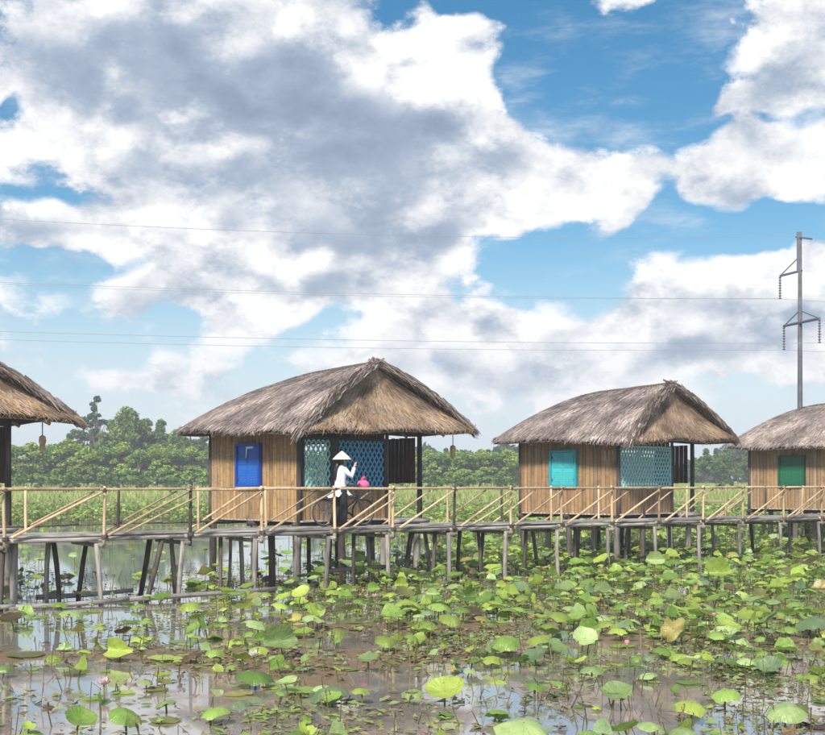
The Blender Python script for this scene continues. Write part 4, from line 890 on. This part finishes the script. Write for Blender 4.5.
for x, y in zip(xx, yy):
    px, py = HX+x/y*FPX, HY+CAMZ/y*FPX
    if rl.random() > min(1., (dens(px, py)/3.)**1.2)*max(0, mnoise.noise(Vector((x*.6,y*.45,5.)))*1.5+.42): continue
    s_ = rl.uniform(.02,.085); a_ = rl.uniform(0,6.28); ca_, sa_ = math.cos(a_)*s_, math.sin(a_)*s_; k = rl.uniform(.25,.8); z = .006+rl.random()*.02
    va += [(x-ca_,y-sa_,z),(x+sa_*k,y-ca_*k,z+rl.uniform(0,.03)),(x+ca_,y+sa_,z+rl.uniform(0,.02)),(x-sa_*k,y+ca_*k,z+rl.uniform(0,.04))]
    c_ = rl.choice(((.18,.13,.08),(.22,.19,.08),(.19,.24,.06),(.25,.31,.09),(.27,.21,.13),(.23,.28,.11))); ca += [c_]*4
va = np.array(va); tag(inst('floating_litter', np_mesh('floating_litter', va, np.arange(len(va)).reshape(-1,4), M_debris, np.array(ca))), 'small floating leaves and rotting plant bits on the water', 'pond litter', kind='stuff')
# ------------------------------------------------------------------ lotus flowers
def petal_me(mat):
    vs = []; fs = []
    for i in range(6):
        s_ = i/5; w = .42*math.sin(math.pi*min(1, s_*.86+.08))**.9*(1 if s_ < .95 else .25); z = s_; out = .42*math.sin(s_*2.2)
        for k in (-1,0,1): vs.append((out-.10*abs(k)*w*2, k*w*.55, z*.95))
    for i in range(5):
        for k in range(2): a_ = i*3+k; fs.append((a_, a_+1, a_+4, a_+3))
    return new_mesh('petal', vs, fs, mat, True)
PET = {'pink': petal_me(paint('pink_petal', (.62,.28,.35), .5, .05)), 'white': petal_me(paint('white_petal', (.6,.54,.52), .5, .05)), 'pale pink': petal_me(paint('pale_pink_petal', (.58,.42,.44), .5, .05))}
M_pod = paint('seed_pod', (.30,.36,.08))
for (px, py, h, s_, colr, op, lab) in ((627,646,.42,.10,'pink',.25,'closed pink lotus bud right of centre, beside the withered leaf'),(254,657,.30,.12,'white',.8,'white lotus flower above the big bright green leaf left of centre'),(104,685,.12,.13,'pale pink',.9,'pale pink lotus flower low over the open water at left'),
        (375,598,.42,.11,'pale pink',.7,'pale pink lotus flower before the boardwalk near the person'),(714,617,.38,.09,'pink',.4,'small half-open pink lotus flower at right, beyond the withered leaf')):
    p = onwater(px, py, h); f = empty('lotus_flower', (p.x,p.y,0), 0, lab, 'lotus flower', 'lotus flowers in the pond')
    inst('stalk', STALK[0], f, loc=(0,0,-.12), scale=(1,1,h+.12)); MB().lathe([(.0,0),(.02,.01),(.028,.04),(.0,.042)], 9, (0,0,h)).build('seed_pod', M_pod, f, True)
    for ring_, n in ((0,5),(1,6)):
        for k in range(n): inst('petal', PET[colr], f, loc=(0,0,h), rot=(0,(op*(.35+.55*ring_))-.15,2*math.pi*(k+.5*ring_)/n), scale=(s_*.75,s_*.75,s_*.85))
# ------------------------------------------------------------------ thin humid haze over the whole place
hm = bpy.data.materials.new('haze'); hm.use_nodes = True; hn = hm.node_tree; hn.nodes.remove(hn.nodes['Principled BSDF'])
pv = hn.nodes.new('ShaderNodeVolumePrincipled'); pv.inputs['Color'].default_value = (.90,.94,1,1); pv.inputs['Density'].default_value = .0011
hn.links.new(pv.outputs[0], hn.nodes['Material Output'].inputs['Volume'])
tag(MB().box((-4100,-320,-1.7), (4100,4100,22)).build('haze', hm), 'thin pale haze over the pond and the far trees', 'haze', kind='stuff')
